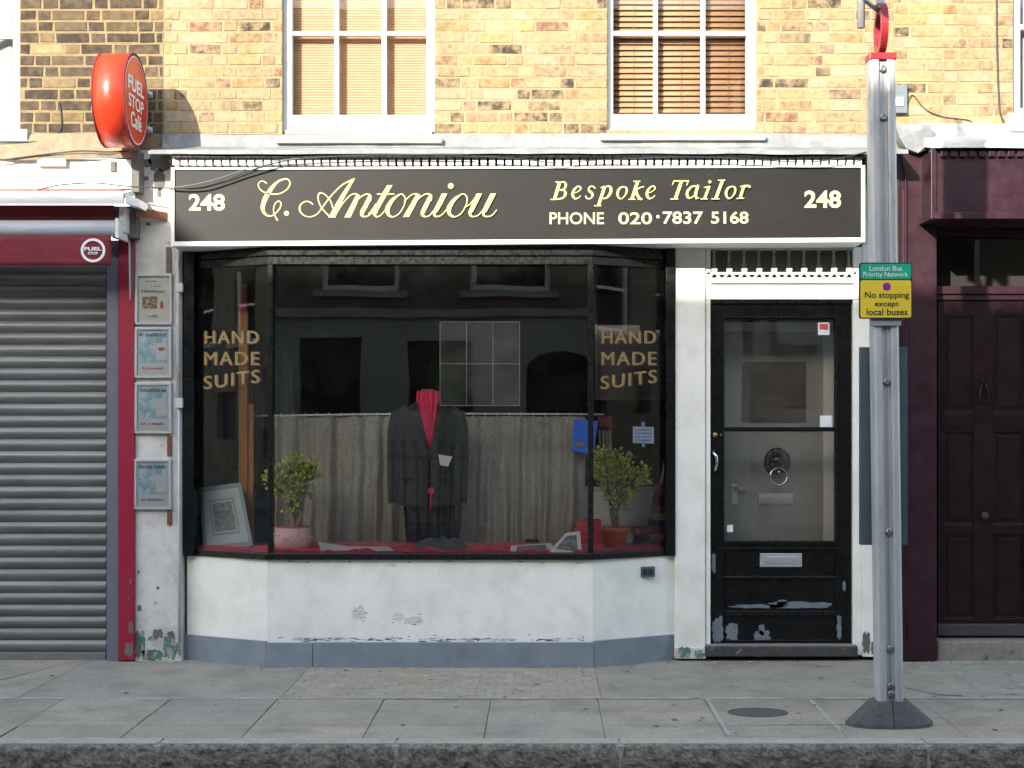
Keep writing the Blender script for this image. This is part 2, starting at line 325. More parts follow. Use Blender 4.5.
# ---- lettering
def catmull(P, W, n=6):
    out = []; m = len(P)
    for i in range(m-1):
        p0, p1, p2, p3 = P[max(i-1, 0)], P[i], P[i+1], P[min(i+2, m-1)]
        for k in range(n):
            t = k/n; q = []
            for d in (0, 1):
                q.append(.5*((2*p1[d])+(-p0[d]+p2[d])*t+(2*p0[d]-5*p1[d]+4*p2[d]-p3[d])*t*t+(-p0[d]+3*p1[d]-3*p2[d]+p3[d])*t**3))
            out.append((q[0], q[1], W[i]+(W[i+1]-W[i])*t))
    out.append((*P[-1], W[-1])); return out
class Pen:
    """strokes given in enlarged-crop coordinates, laid on a plane"""
    def __init__(s, ox, oy, sc, Y): s.ox, s.oy, s.sc, s.Y = ox, oy, sc, Y; s.mb = MB(); s.k = 0
    def pt(s, x, y, dy=0): return ray(s.ox+x/s.sc, s.oy+y/s.sc, s.Y)+Vector((0, dy, 0))
    def stroke(s, P, W, flat=False):
        if not isinstance(W, (list, tuple)): W = [W]*len(P)
        q = catmull(P, W) if len(P) > 2 else [(*P[0], W[0]), (*P[1], W[1])]
        s.k += 1; dy = -.00018*s.k; L = []; R = []
        for i, (x, y, w) in enumerate(q):
            a = q[max(i-1, 0)]; b = q[min(i+1, len(q)-1)]; tx, ty = b[0]-a[0], b[1]-a[1]; l = math.hypot(tx, ty) or 1
            nx, ny = -ty/l*w/2, tx/l*w/2
            if flat: nx, ny = w/2, 0         # nib cut level, like the sign writer's thick down strokes
            L.append(s.pt(x+nx, y+ny, dy)); R.append(s.pt(x-nx, y-ny, dy))
        for i in range(len(q)-1): s.mb.face([L[i], L[i+1], R[i+1], R[i]])
        if not flat:
            for (x, y, w) in (q[0], q[-1]): s.disc(x, y, w/2*.95, 10)
    def disc(s, x, y, r, n=20, sy=1):
        s.k += 1; dy = -.00018*s.k
        s.mb.face([s.pt(x+r*math.cos(2*math.pi*i/n), y+r*sy*math.sin(2*math.pi*i/n), dy) for i in range(n)])
def text_mb(mb, s, x0, y0, x1, y1, surf, bold=0, shear=0, rise=0, mi=0, sink=0.0015, fat=0):
    """default-font text fitted to a pixel box; surf maps pixel to a point on the real surface"""
    cu = bpy.data.curves.new('t', 'FONT'); cu.body = s; cu.size = 1; cu.resolution_u = 4; cu.space_character = 1+bold*6 if fat else 1; cu.offset = 0 if fat else bold
    ob = bpy.data.objects.new('t', cu); COL.objects.link(ob); dg = bpy.context.evaluated_depsgraph_get(); dg.update()
    me = bpy.data.meshes.new_from_object(ob.evaluated_get(dg))
    vs = [v.co.copy() for v in me.vertices]; fs = [tuple(p.vertices) for p in me.polygons]
    bpy.data.objects.remove(ob); bpy.data.curves.remove(cu); bpy.data.meshes.remove(me)
    ax, bx_ = min(v.x for v in vs), max(v.x for v in vs); ay, by = min(v.y for v in vs), max(v.y for v in vs)
    if fat:      # embolden by overlaying shifted copies, each a hair in front of the last
        for k, (dx, dy) in enumerate(((-fat, 0), (fat, 0), (0, fat*.5))):
            o_ = []
            for v in vs:
                u = (v.x-ax)/(bx_-ax); w = (v.y-ay)/(by-ay)
                o_.append(surf(x0+u*(x1-x0)+dx, y1-w*(y1-y0)-rise*u-dy)+Vector((0, -sink-.0002*(k+1), 0)))
            mb.raw(o_, fs, mi=mi)
    out = []
    for v in vs:
        u = (v.x-ax)/(bx_-ax); w = (v.y-ay)/(by-ay)
        out.append(surf(x0+u*(x1-x0)+shear*(w-.5)*(y1-y0), y1-w*(y1-y0)-rise*u)+Vector((0, -sink, 0)))
    mb.raw(out, fs, mi=mi)
def scrib(mb, x0, y0, x1, y1, surf, seed=0, sink=.0015):
    """print too small to read in the photograph: word-length rows of tiny strokes"""
    r = random.Random(seed); x = x0; h = y1-y0
    while x < x1-.5:
        if r.random() < .16: x += .8; continue
        w = r.uniform(.35, .75); a = y0+h*r.uniform(0, .35); d = Vector((0, -sink, 0))
        mb.face([surf(x, a)+d, surf(x+w, a)+d, surf(x+w*.9, y1)+d, surf(x, y1)+d]); x += w+.42
def blob(mb, x0, y0, x1, y1, surf, n=26, rag=.3, lift=.0012, seed=0, mi=0):
    """ragged flake-shaped patch of bare paint, lying on a surface"""
    mb.marks = getattr(mb, 'marks', [])+[len(mb.f)]; rs = random.Random(seed); cx, cy, rx, ry = (x0+x1)/2, (y0+y1)/2, (x1-x0)/2, (y1-y0)/2; P = []; n = n*2
    for i in range(n):
        a = 2*math.pi*i/n; k = 1-rag*.25*rs.random()-rag*1.1*abs(mnoise.fractal((math.cos(a)*1.6+seed*3.7, math.sin(a)*1.6, seed), 1.0, 2.2, 4))
        c, s_ = math.cos(a), math.sin(a); sq = 1/max(abs(c), abs(s_))**.55
        P.append(surf(cx+rx*c*k*sq, cy+ry*s_*k*sq)+Vector((0, -lift, 0)))
    c = surf(cx, cy)+Vector((0, -lift, 0))
    for i in range(n): mb.face([c, P[i], P[(i+1) % n]], mi=mi)

# ------------------------------------------------------------------ the ground
def struct(o): o['kind'] = 'structure'; return o
KY = -2.51
g = MB(); g.box(-60, 60, -9.2, KY-.004, -.5, -.125); struct(g.build('road', M['asphalt']))
g = MB(); g.box(-60, 60, -60, -12.6, -.5, -.13); g.box(-60, 60, 6, 60, -.5, -.13); struct(g.build('ground', M['asphalt']))
pav = MB(); pav.box(-60, 60, KY+.14, .4, -.4, -.006, mi=1)
rs = random.Random(3)
def slabcol(base=.30):
    v = base*(1+rs.uniform(-.10, .10)); t = rs.uniform(-.008, .008); v *= 1.0; return (v*1.10+t, v, v*.80-t)
def slab(x0, x1, y0, y1, c, g_=.003, mi=0, z=0):
    dz = rs.uniform(-.0015, .0015)
    pav.raw([(x0+g_, y0+g_, z+dz), (x1-g_, y0+g_, z+dz), (x1-g_, y1-g_, z+dz), (x0+g_, y1-g_, z+dz)], [(0, 1, 2, 3)], c, mi)
    b = .004
    pav.raw([(x0+g_, y0+g_, z+dz), (x1-g_, y0+g_, z+dz), (x1-g_+b, y0+g_-b, z-.006), (x0+g_-b, y0+g_-b, z-.006)], [(3, 2, 1, 0)], c, mi)
    pav.raw([(x0+g_, y1-g_, z+dz), (x0+g_, y0+g_, z+dz), (x0+g_-b, y0+g_-b, z-.006), (x0+g_-b, y1-g_+b, z-.006)], [(3, 2, 1, 0)], c, mi)
x = -7.14
while x < 7.5:
    ys = [-2.37, -2.05, -1.71, -1.33]
    if rs.random() < .25: ys = [-2.37, -2.05, -1.33]
    for a, b in zip(ys[:-1], ys[1:]): slab(x, x+.573, a, b, slabcol(.285 if a > -2.0 else .30))
    x += .573
# back zone: in-situ slabs and two fields of small pavers
for (x0, x1) in ((-7.1, -5.2), (-5.2, -4.1), (-4.1, -2.82), (-2.82, -1.4), (.33, 2.30), (4.6, 7.4)): slab(x0, x1, -1.33, .3, slabcol(.29))
for (fx0, fx1, w, d, cc) in ((-1.4, .33, .10, .10, (.285, .265, .245)), (2.30, 4.6, .20, .10, (.26, .255, .245))):
    j = 0; y = -1.33
    while y < .25:
        x = fx0 + (0 if j % 2 == 0 else -w/2)
        while x < fx1-.02:
            a, b = max(x, fx0), min(x+w, fx1); k = 1+rs.uniform(-.09, .09); pk = rs.random() < .12
            slab(a, b, y, y+d, (cc[0]*k*(1.28 if pk else 1.12), cc[1]*k*1.08, cc[2]*k*(.8 if pk else .93)), .0012, 2)
            x += w
        y += d; j += 1
pav = struct(pav.build('pavement', [M['slab'], M['joint'], M['block']]))
pt_ = MB(); rp = random.Random(8)
def pline(x0, y0, x1, y1, w):
    n_ = max(4, int(math.hypot(x1-x0, y1-y0)/.03)); a = Vector((x0, y0, 0)); b = Vector((x1, y1, 0)); t = (b-a).normalized(); nn_ = Vector((-t.y, t.x, 0)); L_ = []; R_ = []
    for i in range(n_+1):
        p = a+(b-a)*i/n_; ww = w*(.35+.9*abs(mnoise.noise((p.x*6, p.y*6, 4)))*1.6); L_.append(p+nn_*ww+Vector((0, 0, .0028))); R_.append(p-nn_*ww*.8+Vector((0, 0, .0028)))
    for i in range(n_): pt_.face([R_[i], R_[i+1], L_[i+1], L_[i]])
pline(-7, -1.335, 7, -1.335, .03); pline(-7, -2.365, 7, -2.365, .010); pline(.90, -2.3, .90, -1.35, .012); pline(1.45, -2.2, 1.45, -1.36, .018); pline(1.62, -1.72, 2.1, -1.70, .012); pline(.93, -2.05, 1.5, -2.04, .012)
for k in range(8): pline(2.45+k*.27, -1.25, 2.45+k*.27+.0, -.2, .006)
for k in range(5): pline(2.35, -1.2+k*.2, 4.4, -1.2+k*.2, .004)
struct(pt_.build('pavement_pointing', M['cement']))
pt_ = MB(); pline(2.02, -.95, 2.16, -1.22, .009); pline(2.16, -1.22, 2.30, -1.25, .012); pline(-2.9, -.1, -3.3, -1.3, .006); pline(2.7, -1.29, 2.95, -1.28, .02); struct(pt_.build('pavement_crack', M['joint']))
gm = MB(); gl = MB(); lt = MB()
for k in range(150):
    X_, Y_ = rp.uniform(-4.2, 4.2), rp.uniform(-2.3, -.15); r_ = rp.uniform(.005, .017); n_ = 9; ph = rp.random()*6
    (gm if rp.random() < .65 else gl).face([(X_+r_*(1+.3*math.sin(3*t+ph))*math.cos(t), Y_+r_*(1+.2*math.cos(2*t+ph))*math.sin(t), .0036) for t in [2*math.pi*i/n_ for i in range(n_)]])
for k in range(70):
    near = rp.random() < .7; X_ = rp.uniform(-3.4, 3.2); Y_ = (-.32+rp.uniform(-.05, .04) if -1.9 < X_ < .4 else rp.uniform(-.14, -.08)) if near else rp.uniform(-2.2, -.3); r_ = rp.uniform(.004, .012); a = rp.random()*6
    lt.hexa([(X_+r_*math.cos(a+i*1.57), Y_+r_*.6*math.sin(a+i*1.57), .003+(.004 if q else 0)) for q in (0, 1) for i in range(4)], rp.choice([(.5, .48, .42), (.35, .2, .1), (.6, .6, .58), (.2, .15, .08)]))
gm.build('gum_spots', M['joint'], label='dark trodden chewing gum spots scattered over the pavement', cat='gum spots', kind='stuff')
gl.build('pale_gum_spots', M['cement'], label='pale trodden gum spots scattered over the pavement', cat='gum spots', kind='stuff')
lt.build('litter_crumbs', M['block'], label='tiny crumbs of litter and leaf along the foot of the shopfront', cat='litter', kind='stuff')
# kerb stones with a rough pitched face
kb = MB(); cuts = [-7.5, -6.3, -5.05, -3.0, XX(157, KY), XX(395, KY), XX(620, KY), XX(928, KY), 3.1, 4.4, 5.6, 7.2]
for a, b in zip(cuts[:-1], cuts[1:]):
    a += .006; b -= .006; n = int((b-a)/.016); off = rs.uniform(-.006, .006)
    def prof(u, v, a=a, b=b, off=off):
        x = a+(b-a)*u; r = mnoise.fractal((x*14, v*3.0, 5+a), 1.0, 2.1, 5); r2 = mnoise.fractal((x*45, v*9.0, 9), 1.0, 2.0, 3)
        if v < .3: t = v/.3; return (x, KY+.15-t*.125+.0, 0-.0015*r*(1-t)+off*0)
        if v < .42: t = (v-.3)/.12; return (x, KY+.025-t*.02+.008*r, -t*.012+.003*r)
        t = (v-.42)/.58; return (x, KY+.003+.015*r+.006*r2-.012*math.sin(t*3), -.012-t*.13)
    kb.grid(prof, n, 20, smooth=False)
    kb.box(a, b, KY+.03, KY+.15, -.2, -.02)
kb = struct(kb.build('kerb', M['granite']))
kt = MB()   # dressed top arris of the kerb
for a, b in zip(cuts[:-1], cuts[1:]): kt.box(a+.006, b-.006, KY+.028, KY+.137, -.03, .003)
kt.build('kerb', M['granite_top'], bevel=.003)['kind'] = 'structure'
jm = MB()
for c in cuts[1:-1]: jm.prism([(c-.022, KY+.02), (c-.007, KY-.006), (c+.010, KY-.006), (c+.026, KY+.02), (c+.01, KY+.13), (c-.01, KY+.13)], -.13, -.004)
struct(jm.build('kerb_joint', M['granite_top']))
g = MB(); g.box(-60, 60, -12.6, -9.2, -.4, 0); struct(g.build('opposite_pavement', M['joint']))
# manhole
mh = empty('manhole_cover', ray(764, 712, -1.8)*0+Vector((XX(764, -1.95), -1.73, 0)), 'round dark cast iron cover set in the paving beside the bus stop post', 'manhole cover')
c = mh.location.copy()
m = MB(); m.lathe([(.0, .002), (.145, .002), (.145, -.004)], c, 40, smooth=False, sq=(1, .8)); m.build('cover', M['iron'], mh)
m = MB(); m.lathe([(.147, -.004), (.147, .003), (.156, .003), (.156, -.004)], c, 40, smooth=False, sq=(1, .8)); m.build('rim', M['iron'], mh)

# ------------------------------------------------------------------ brick walls
YEL = [((0.317, 0.238, 0.120), 5), ((0.345, 0.273, 0.160), 7), ((0.297, 0.180, 0.076), 3.0), ((0.334, 0.242, 0.099), 2.6), ((0.264, 0.172, 0.109), 2.2), ((0.219, 0.114, 0.072), 1.3), ((0.372, 0.314, 0.205), 4.0), ((0.053, 0.041, 0.030), 2.0), ((0.132, 0.099, 0.061), 1.6)]
DRK = [((.042, .031, .020), 7), ((.065, .047, .028), 5), ((.10, .07, .04), 3.2), ((.19, .135, .065), 1.5), ((.30, .22, .11), .7)]
def pick(pal, r):
    t = r.random()*sum(w for _, w in pal)
    for c, w in pal:
        t -= w
        if t <= 0: break
    k = .93*(1+r.uniform(-.10, .10)); return (c[0]*k, c[1]*k*(1+r.uniform(-.03, .03)), c[2]*k*(1+r.uniform(-.08, .08)))
def brickwork(x0, x1, z0, z1, holes, pal, seed, Y=0):
    m = MB(); r = random.Random(seed); ch = .0707; j = .0105; row = 0; z = z0
    while z < z1:
        x = x0 - r.choice([0, .16])*(row % 2) ; hd = row % 2 == 0
        while x < x1:
            L = .098 if hd else .212
            L += r.uniform(-.008, .008); segs = [(x, x+L)]
            za, zb = z+j/2, z+ch-j/2
            for (hx0, hx1, hz0, hz1) in holes:
                if zb > hz0+.01 and za < hz1-.01:
                    ns = []
                    for a, b in segs:
                        if b <= hx0 or a >= hx1: ns.append((a, b))
                        else:
                            if a < hx0: ns.append((a, hx0+j/2))
                            if b > hx1: ns.append((hx1-j/2, b))
                    segs = ns
            for a, b in segs:
                a = max(a, x0); b = min(b, x1)
                if b-a < .03: continue
                c = pick(pal, r) if not (hd and r.random() < .3) else pick(pal, r)
                a += j/2; b -= j/2; q = lambda: r.uniform(-.0028, .0028); yf = Y-.0035+r.uniform(-.002, .002); e = .0035
                fr = [(a+e+q(), yf, za+e+q()), (b-e+q(), yf, za+e+q()), (b-e+q(), yf, zb-e+q()), (a+e+q(), yf, zb-e+q())]
                bk = [(a, Y+.006, za), (b, Y+.006, za), (b, Y+.006, zb), (a, Y+.006, zb)]
                m.raw(fr+bk, [(0, 1, 2, 3), (0, 4, 5, 1), (1, 5, 6, 2), (2, 6, 7, 3), (3, 7, 4, 0)], c)
            x += L; hd = not hd
        z += ch; row += 1
    return m
def wall_holes(m, x0, x1, z0, z1, holes, y0, y1):
    xs = sorted({x0, x1, *[h[0] for h in holes], *[h[1] for h in holes]}); zs = sorted({z0, z1, *[h[2] for h in holes], *[h[3] for h in holes]})
    xs = [v for v in xs if x0 <= v <= x1]; zs = [v for v in zs if z0 <= v <= z1]
    for a, b in zip(xs[:-1], xs[1:]):
        start = None
        for c, d in zip(zs[:-1], zs[1:]):
            inside = any(h[0] <= a+1e-6 and b-1e-6 <= h[1] and h[2] <= c+1e-6 and d-1e-6 <= h[3] for h in holes)
            if not inside: m.box(a, b, y0, y1, c, d)
def sash(parent, px0, px1, glass_cols, bar, bot, py_bottom, top_z, Yf=.05, mat='white_gloss'):
    """sash window: px0..px1 outer frame, glass_cols pixel spans, bar pixel rows of the glazing bars"""
    f = MB(); zt = top_z; z0 = ZZ(py_bottom, Yf)
    xs = [XX(a, Yf) for a in (px0, px1)]; gl = [(XX(a, Yf), XX(b, Yf)) for a, b in glass_cols]
    f.box(xs[0], gl[0][0], Yf, Yf+.06, z0, zt); f.box(gl[-1][1], xs[1], Yf, Yf+.06, z0, zt)
    f.box(gl[0][0], gl[-1][1], Yf, Yf+.06, z0, ZZ(bot, Yf)); f.box(gl[0][0], gl[-1][1], Yf, Yf+.06, zt-.05, zt)
    for (a, b) in zip(gl[:-1], gl[1:]): f.box(a[1], b[0], Yf+.008, Yf+.05, ZZ(bot, Yf), zt-.05)
    zb = ZZ((bar[0]+bar[1])/2, Yf); hh = abs(ZZ(bar[0], Yf)-ZZ(bar[1], Yf))/2
    for zc in (zb, zb+.62, zb+1.24):
        if zc < zt-.1:
            for a, b in gl: f.box(a, b, Yf+.010, Yf+.048, zc-hh, zc+hh)
    o = f.build('window', M[mat], parent, bevel=.003)
    p = MB(); p.box(gl[0][0]-.004, gl[-1][1]+.004, Yf+.028, Yf+.031, ZZ(bot, Yf)-.004, zt-.045); p.build('pane', M['glass_up'], o)
    return o, z0, (xs[0], xs[1], z0, zt)

# ------------------------------------------------------------------ the tailor's building
TOPZ = 6.6
xl, xr = XX(164), XX(893)
B = empty('shop_building', (0, 0, 0), 'yellow brick building with white and black tailor shopfront in the middle of the terrace', 'building')
zw0 = ZZ(133)
wl = (XX(282), XX(434.5), ZZ(134), 5.1); wr = (XX(607), XX(757), ZZ(130), 5.1)
m = brickwork(xl, xr, ZZ(134), TOPZ, [wl, wr], YEL, 11)
bw = m.build('brickwork', M['brick'], B)
m = MB(); wall_holes(m, xl, xr, ZZ(136)-.02, TOPZ, [wl, wr], 0, .25)
m.box(xl, xr, -.03, .3, TOPZ, TOPZ+.08)
m.build('wall', M['mortar'], B)
oL, z0L, _ = sash(B, 282, 434.5, [(292, 334), (338.5, 381.5), (386.5, 426.5)], (31, 35), 115, 132, 5.1, Yf=.055)
oR, z0R, _ = sash(B, 607, 757, [(613, 653.5), (658, 701), (705.5, 746.5)], (30.5, 35), 114, 130, 5.1, Yf=.055)
for o, a, b, yt, yb in ((oL, 275, 442, 134.5, 143), (oR, 600, 766, 131.5, 140)):
    m = MB(); Yf = -.06
    m.pbox(a, yt+2.6, b, yb-.6, Yf, .08); m.build('sill', M['white_chip'], o, bevel=.006)
    m = MB(); m.pbox(a+10, yt-4, b-10, yt-.4, .02, .1); m.build('sill_board', M['white_old'], o, bevel=.002)
# dark room behind each upper window
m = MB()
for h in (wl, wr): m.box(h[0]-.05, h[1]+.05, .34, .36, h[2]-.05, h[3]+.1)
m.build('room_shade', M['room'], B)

def venetian(name, px0, px1, pz, spacing, slat_mat, tilt, label, Y=.15, zt=5.05):
    r = empty(name, (XX((px0+px1)/2, Y), Y, zt), label, 'blind')
    x0, x1 = XX(px0, Y), XX(px1, Y); m = MB(); z = ZZ(pz, Y); k = 0
    while z < zt-.05:
        w = spacing*.545; dz = w*math.sin(tilt); dy = w*math.cos(tilt)
        w2 = random.uniform(-.0012, .0012)
        m.raw([(x0, Y-dy, z-dz+w2), (x1, Y-dy, z-dz-w2), (x1, Y, z+.0025), (x0, Y, z+.0025), (x1, Y+dy, z+dz-w2), (x0, Y+dy, z+dz+w2)], [(0, 1, 2, 3), (3, 2, 4, 5)], smooth=True)
        z += spacing; k += 1
    m.build('slats', slat_mat, r, solid=.0018)
    c = MB()
    for t in (.17, .5, .83):
        xx = x0+(x1-x0)*t; c.tube([(xx, Y-spacing*.56, ZZ(pz, Y)), (xx, Y-spacing*.56, zt-.04)], .0012, 5)
    c.build('cord', M['wood'], r)
    h = MB(); h.box(x0, x1, Y-.025, Y+.025, zt-.04, zt); h.build('head_rail', M['wood'], r)
    h = MB(); h.box(x0, x1, Y-.018, Y+.018, ZZ(pz, Y)-.03, ZZ(pz, Y)-.018); h.build('bottom_rail', slat_mat, r)
venetian('venetian_blind', 609, 752, 116, .0362, M['wblind'], math.radians(60), 'wooden venetian blind with open horizontal slats in the right upper window')
# closed pleated blind
r = empty('pleated_blind', (XX(358, .15), .15, 5.05), 'plain orange closed pleated blind in the upper window above the script shop name', 'blind')
m = MB(); n = 190; zb = ZZ(118, .15)
m.grid(lambda u, v: (XX(286, .15)+(XX(430, .15)-XX(286, .15))*u, .15+(.003 if int(round(v*n)) % 2 else -.003), zb+(5.0-zb)*v), 2, n, smooth=False); m.build('blind_cloth', M['pblind'], r)
m = MB(); m.box(XX(286, .15), XX(430, .15), .13, .17, 5.0, 5.05); m.build('head_rail', M['wood'], r)

# lead flashing, cornice and dentils over the signboard
FY = -.30
m = MB(); z = lambda py, Y: ZZ(py, Y)
m.extrude([(0.02, z(134, 0)), (-.012, z(134.5, -.01)), (-.022, z(147, -.02)), (-.20, z(149, -.2)), (-.36, z(149.5, -.36)), (-.365, z(154, -.36)), (-.33, z(154.5, -.33)), (-.30, z(152, -.30)), (0.02, z(150, 0))],
          XX(155, -.2), XX(902, -.2), smooth=False, seg=90, jit=.012)
m.build('lead_flashing', M['lead'], B)
m = MB(); m.pbox(172, 154.6, 865, 157.4, -.345, 0); m.build('cornice', M['black_worn'], B)
m = MB(); m.pbox(172, 157.4, 865, 167, -.20, 0); m.build('dentil_backing', M['dark'], B)
m = MB(); k = 0; x = 172.5
while x < 863:
    w = 6.0+random.uniform(-.3, .3); yt = 157.5+random.uniform(-.2, .3)
    m.pbox(x, yt, x+w, 165.0+random.uniform(-.2, .2), -.315, -.19); x += 8.33
m.build('dentil_course', M['white'], B, bevel=.0015)

# stallriser, plinth and bay window
PO = [(XX(186), .02), (XX(267, -.28), -.28), (XX(593, -.28), -.28), (XX(678), .02)]
def offs(pts, d):
    """offset the bay polyline outward"""
    out = []
    for i, p in enumerate(pts):
        nn = []
        for a, b in ((pts[i-1], p) if i else (p, pts[i+1]), (p, pts[i+1]) if i < len(pts)-1 else (pts[i-1], p)):
            t = Vector((b[0]-a[0], b[1]-a[1])).normalized(); nn.append(Vector((t.y, -t.x)))
        v = (nn[0]+nn[1]); v = v/(1+nn[0].dot(nn[1])) if i not in (0, len(pts)-1) else nn[0]
        out.append((p[0]+v.x*d, p[1]+v.y*d))
    out[0] = (pts[0][0]-d*.0, pts[0][1]-d*.3); out[-1] = (pts[-1][0]+d*.0, pts[-1][1]-d*.3)
    return out
def closed(pts, back=.05): return [(pts[0][0], back)]+list(pts)+[(pts[-1][0], back)]
ZS = .662
m = MB(); m.prism(closed(offs(PO, -.006)), .0, ZS); sr = m.build('stallriser', M['white_chip'], B, bevel=.004)
m = MB(); pl = offs(PO, .016)
def seg_panel(mb, A, Bq, t0, t1, z0, z1, thick=.022):
    a = Vector(A)+(Vector(Bq)-Vector(A))*t0; b = Vector(A)+(Vector(Bq)-Vector(A))*t1; t = (b-a).normalized(); nn = Vector((-t.y, t.x))*thick
    mb.prism([tuple(a), tuple(b), tuple(b+nn), tuple(a+nn)], z0, z1)
m_ = MB(); seg_panel(m_, pl[0], pl[1], -.04, .995, -.01, .158); m_.build('plinth_panel', M['plinth'], B, bevel=.003)
m_ = MB(); seg_panel(m_, pl[1], pl[2], .0, .142, -.01, .150); m_.build('plinth_panel', M['plinth'], B, bevel=.003)
m_ = MB(); seg_panel(m_, pl[1], pl[2], .144, 1, -.01, .152); m_.build('plinth_panel', M['plinth'], B, bevel=.003)
m_ = MB(); seg_panel(m_, pl[2], pl[3], .006, .99, -.01, .160); m_.build('plinth_panel', M['plinth'], B, bevel=.003)
# flaking along the top of the plinth
m = MB(); rr = random.Random(5); sY = depth(-.2755)
sf = plane((0, -.2745, 0), (0, 1, 0))
for i in range(46):
    x = rr.uniform(270, 588); w = rr.uniform(1, 9); y = rr.choice([rr.uniform(634, 641), rr.uniform(637, 641), rr.uniform(560, 563)])
    blob(m, x, y, x+w, y+rr.uniform(.5, 1.8), sf, 10, .5, .0008, i)
for (x0, y0, x1, y1) in ((349, 606, 366, 622), (390, 612, 420, 624)):
    for i in range(7): x = rr.uniform(x0, x1); y = rr.uniform(y0, y1); blob(m, x, y, x+rr.uniform(2, 5), y+rr.uniform(.6, 1.5), sf, 8, .5, .0008, i+80)
m.build('flaked_patch', M['peel_dark'], sr)
for i, (a_, b_, c_, d_) in enumerate(((351, 605, 366, 621), (391, 612, 404, 622), (402, 616, 424, 626), (384, 563, 398, 567), (455, 638, 520, 640.5), (300, 637, 345, 640))):
    m = MB(); blob(m, a_, b_, c_, d_, sf, 30, .4, .0005, i+200); m.build('rubbed_patch', M['stain'], sr)
m = MB()
for i in range(60):
    x = rr.uniform(290, 560); y = rr.uniform(637.5, 641.5); blob(m, x, y, x+rr.uniform(4, 16), y+rr.uniform(.4, 1.1), sf, 12, .6, .0008, i+300)
m.build('flaked_edge', M['peel_dark'], sr)
m = MB(); m.pbox(641, 567, 655, 577, -.115, -.05); m.build('air_vent', M['greyblue'], sr)
m = MB()
for k in (643, 648.5): m.pbox(k, 569, k+4, 575, -.118, -.114)
m.build('vent_grille', M['ink'], sr)

win = MB()
def along(pts, w_out, w_in, z0, z1, mb=None):
    mb = mb or MB(); o, i = offs(pts, w_out), offs(pts, -w_in)
    for k in range(len(pts)-1):
        mb.prism([o[k], o[k+1], i[k+1], i[k]], z0, z1)
    return mb
ZSILL = ZZ(553.5, -.3); ZSB = ZZ(560, -.3); ZHEAD = ZZ(264, -.3); ZFB = ZZ(245, -.3)
GP = offs(PO, -.035)
W = along(PO, .022, .10, ZSB, ZSILL+.0); W = W.build('shop_window', M['black_worn'], B, bevel=.004)
m = along(PO, -.01, .075, ZHEAD, ZHEAD+.05); m.build('head', M['black_worn'], W, bevel=.004)
m = along(PO, .006, .075, ZHEAD+.052, ZHEAD+.088); m.build('head_moulding', M['black_worn'], W, bevel=.006)
m = MB(); m.prism(closed(offs(PO, -.02), .3), ZHEAD+.088, ZFB+.04); m.build('soffit', M['black'], W)
for (p0, p1, Y) in ((267.5, 272.8, -.285), (588, 593.5, -.285)):
    m = MB(); m.pbox(p0, 264.5, p1, 554, Y, Y+.06); m.build('mullion', M['black_worn'], W, bevel=.004)
m = MB(); m.pbox(183.5, 246, 194, 556, -.05, .10); m.build('jamb', M['black'], W, bevel=.004)
m = MB(); m.pbox(666, 246, 675.5, 556, -.05, .10); m.build('jamb', M['black'], W, bevel=.004)
def pane(name, a, b, parent):
    t = (Vector(b)-Vector(a)).normalized(); nn = Vector((-t.y, t.x))*.006
    mb = MB(); mb.prism([a, b, (b[0]+nn.x, b[1]+nn.y), (a[0]+nn.x, a[1]+nn.y)], ZSILL-.01, ZHEAD+.01); return mb.build(name, M['glass'], parent)
for i in range(3): pane('glass', GP[i], GP[i+1], W)
# window letters painted on the two angled panes
def paneplane(i):
    a, b = Vector((*GP[i], 0)), Vector((*GP[i+1], 0)); t = (b-a).normalized(); return plane(a, (t.y, -t.x, 0))
for i, dx in ((0, 0), (2, 397)):
    s = paneplane(i)
    for tx_, a_, b_, c_, d_, ri in (('HAND', 205, 331, 258.5, 343.5, 0), ('MADE', 204.7, 352, 259, 365, 0), ('SUITS', 204, 376.5, 259.5, 389.5, 7)):
        m = MB(); text_mb(m, tx_, a_+dx+1, b_+.9, c_+dx+1.2, d_+.9, s, bold=.03, rise=ri, sink=.0022, fat=.9); m.build('lettering_shadow', M['ink'], W)
        m = MB(); text_mb(m, tx_, a_+dx, b_, c_+dx, d_, s, bold=.03, rise=ri, sink=.004, fat=.5); m.build('window_lettering', M['goldleaf'], W)

# left pilaster and right pilasters, door case
m = MB(); m.pbox(134.5, 150, 182, 662, -.04, .1); PL = m.build('pilaster', M['white_old'], B, bevel=.006)
m = MB(); s = depth(-.04)
for (x0, y0, x1, y1, sd_) in ((148, 150, 172, 172, 1), (153, 168, 166, 192, 2), (142, 158, 152, 168, 3), (157, 188, 162, 198, 4), (143, 176, 149, 181, 5), (146, 222, 151, 226, 6)): blob(m, x0, y0, x1, y1, s, 20, .32, .001, sd_)
m.build('peeled_patch', M['peel_dark'], PL)
m = MB()
for (x0, y0, x1, y1, sd_) in ((134, 628, 146, 661, 5), (162, 634, 180, 661, 6), (140, 648, 165, 662, 9), (147, 636, 158, 641, 12)): blob(m, x0, y0, x1, y1, s, 22, .45, .001, sd_)
m.build('peeled_patch', M['peel_green'], PL)
m = MB()
for (x0, y0, x1, y1, sd_) in ((152, 628, 164, 640, 21), (166, 630, 176, 640, 22), (136, 640, 142, 658, 23), (146, 652, 153, 661, 24), (137, 604, 142, 612, 25), (156, 586, 160, 590, 26), (137, 570, 140, 574, 27)): blob(m, x0, y0, x1, y1, s, 14, .55, .002, sd_)
m.build('peeled_patch', M['peel_dark'], PL)
m = MB(); m.pbox(674.5, 245, 705.5, 657, -.035, .12); P2 = m.build('pilaster', M['white_chip'], B, bevel=.005)
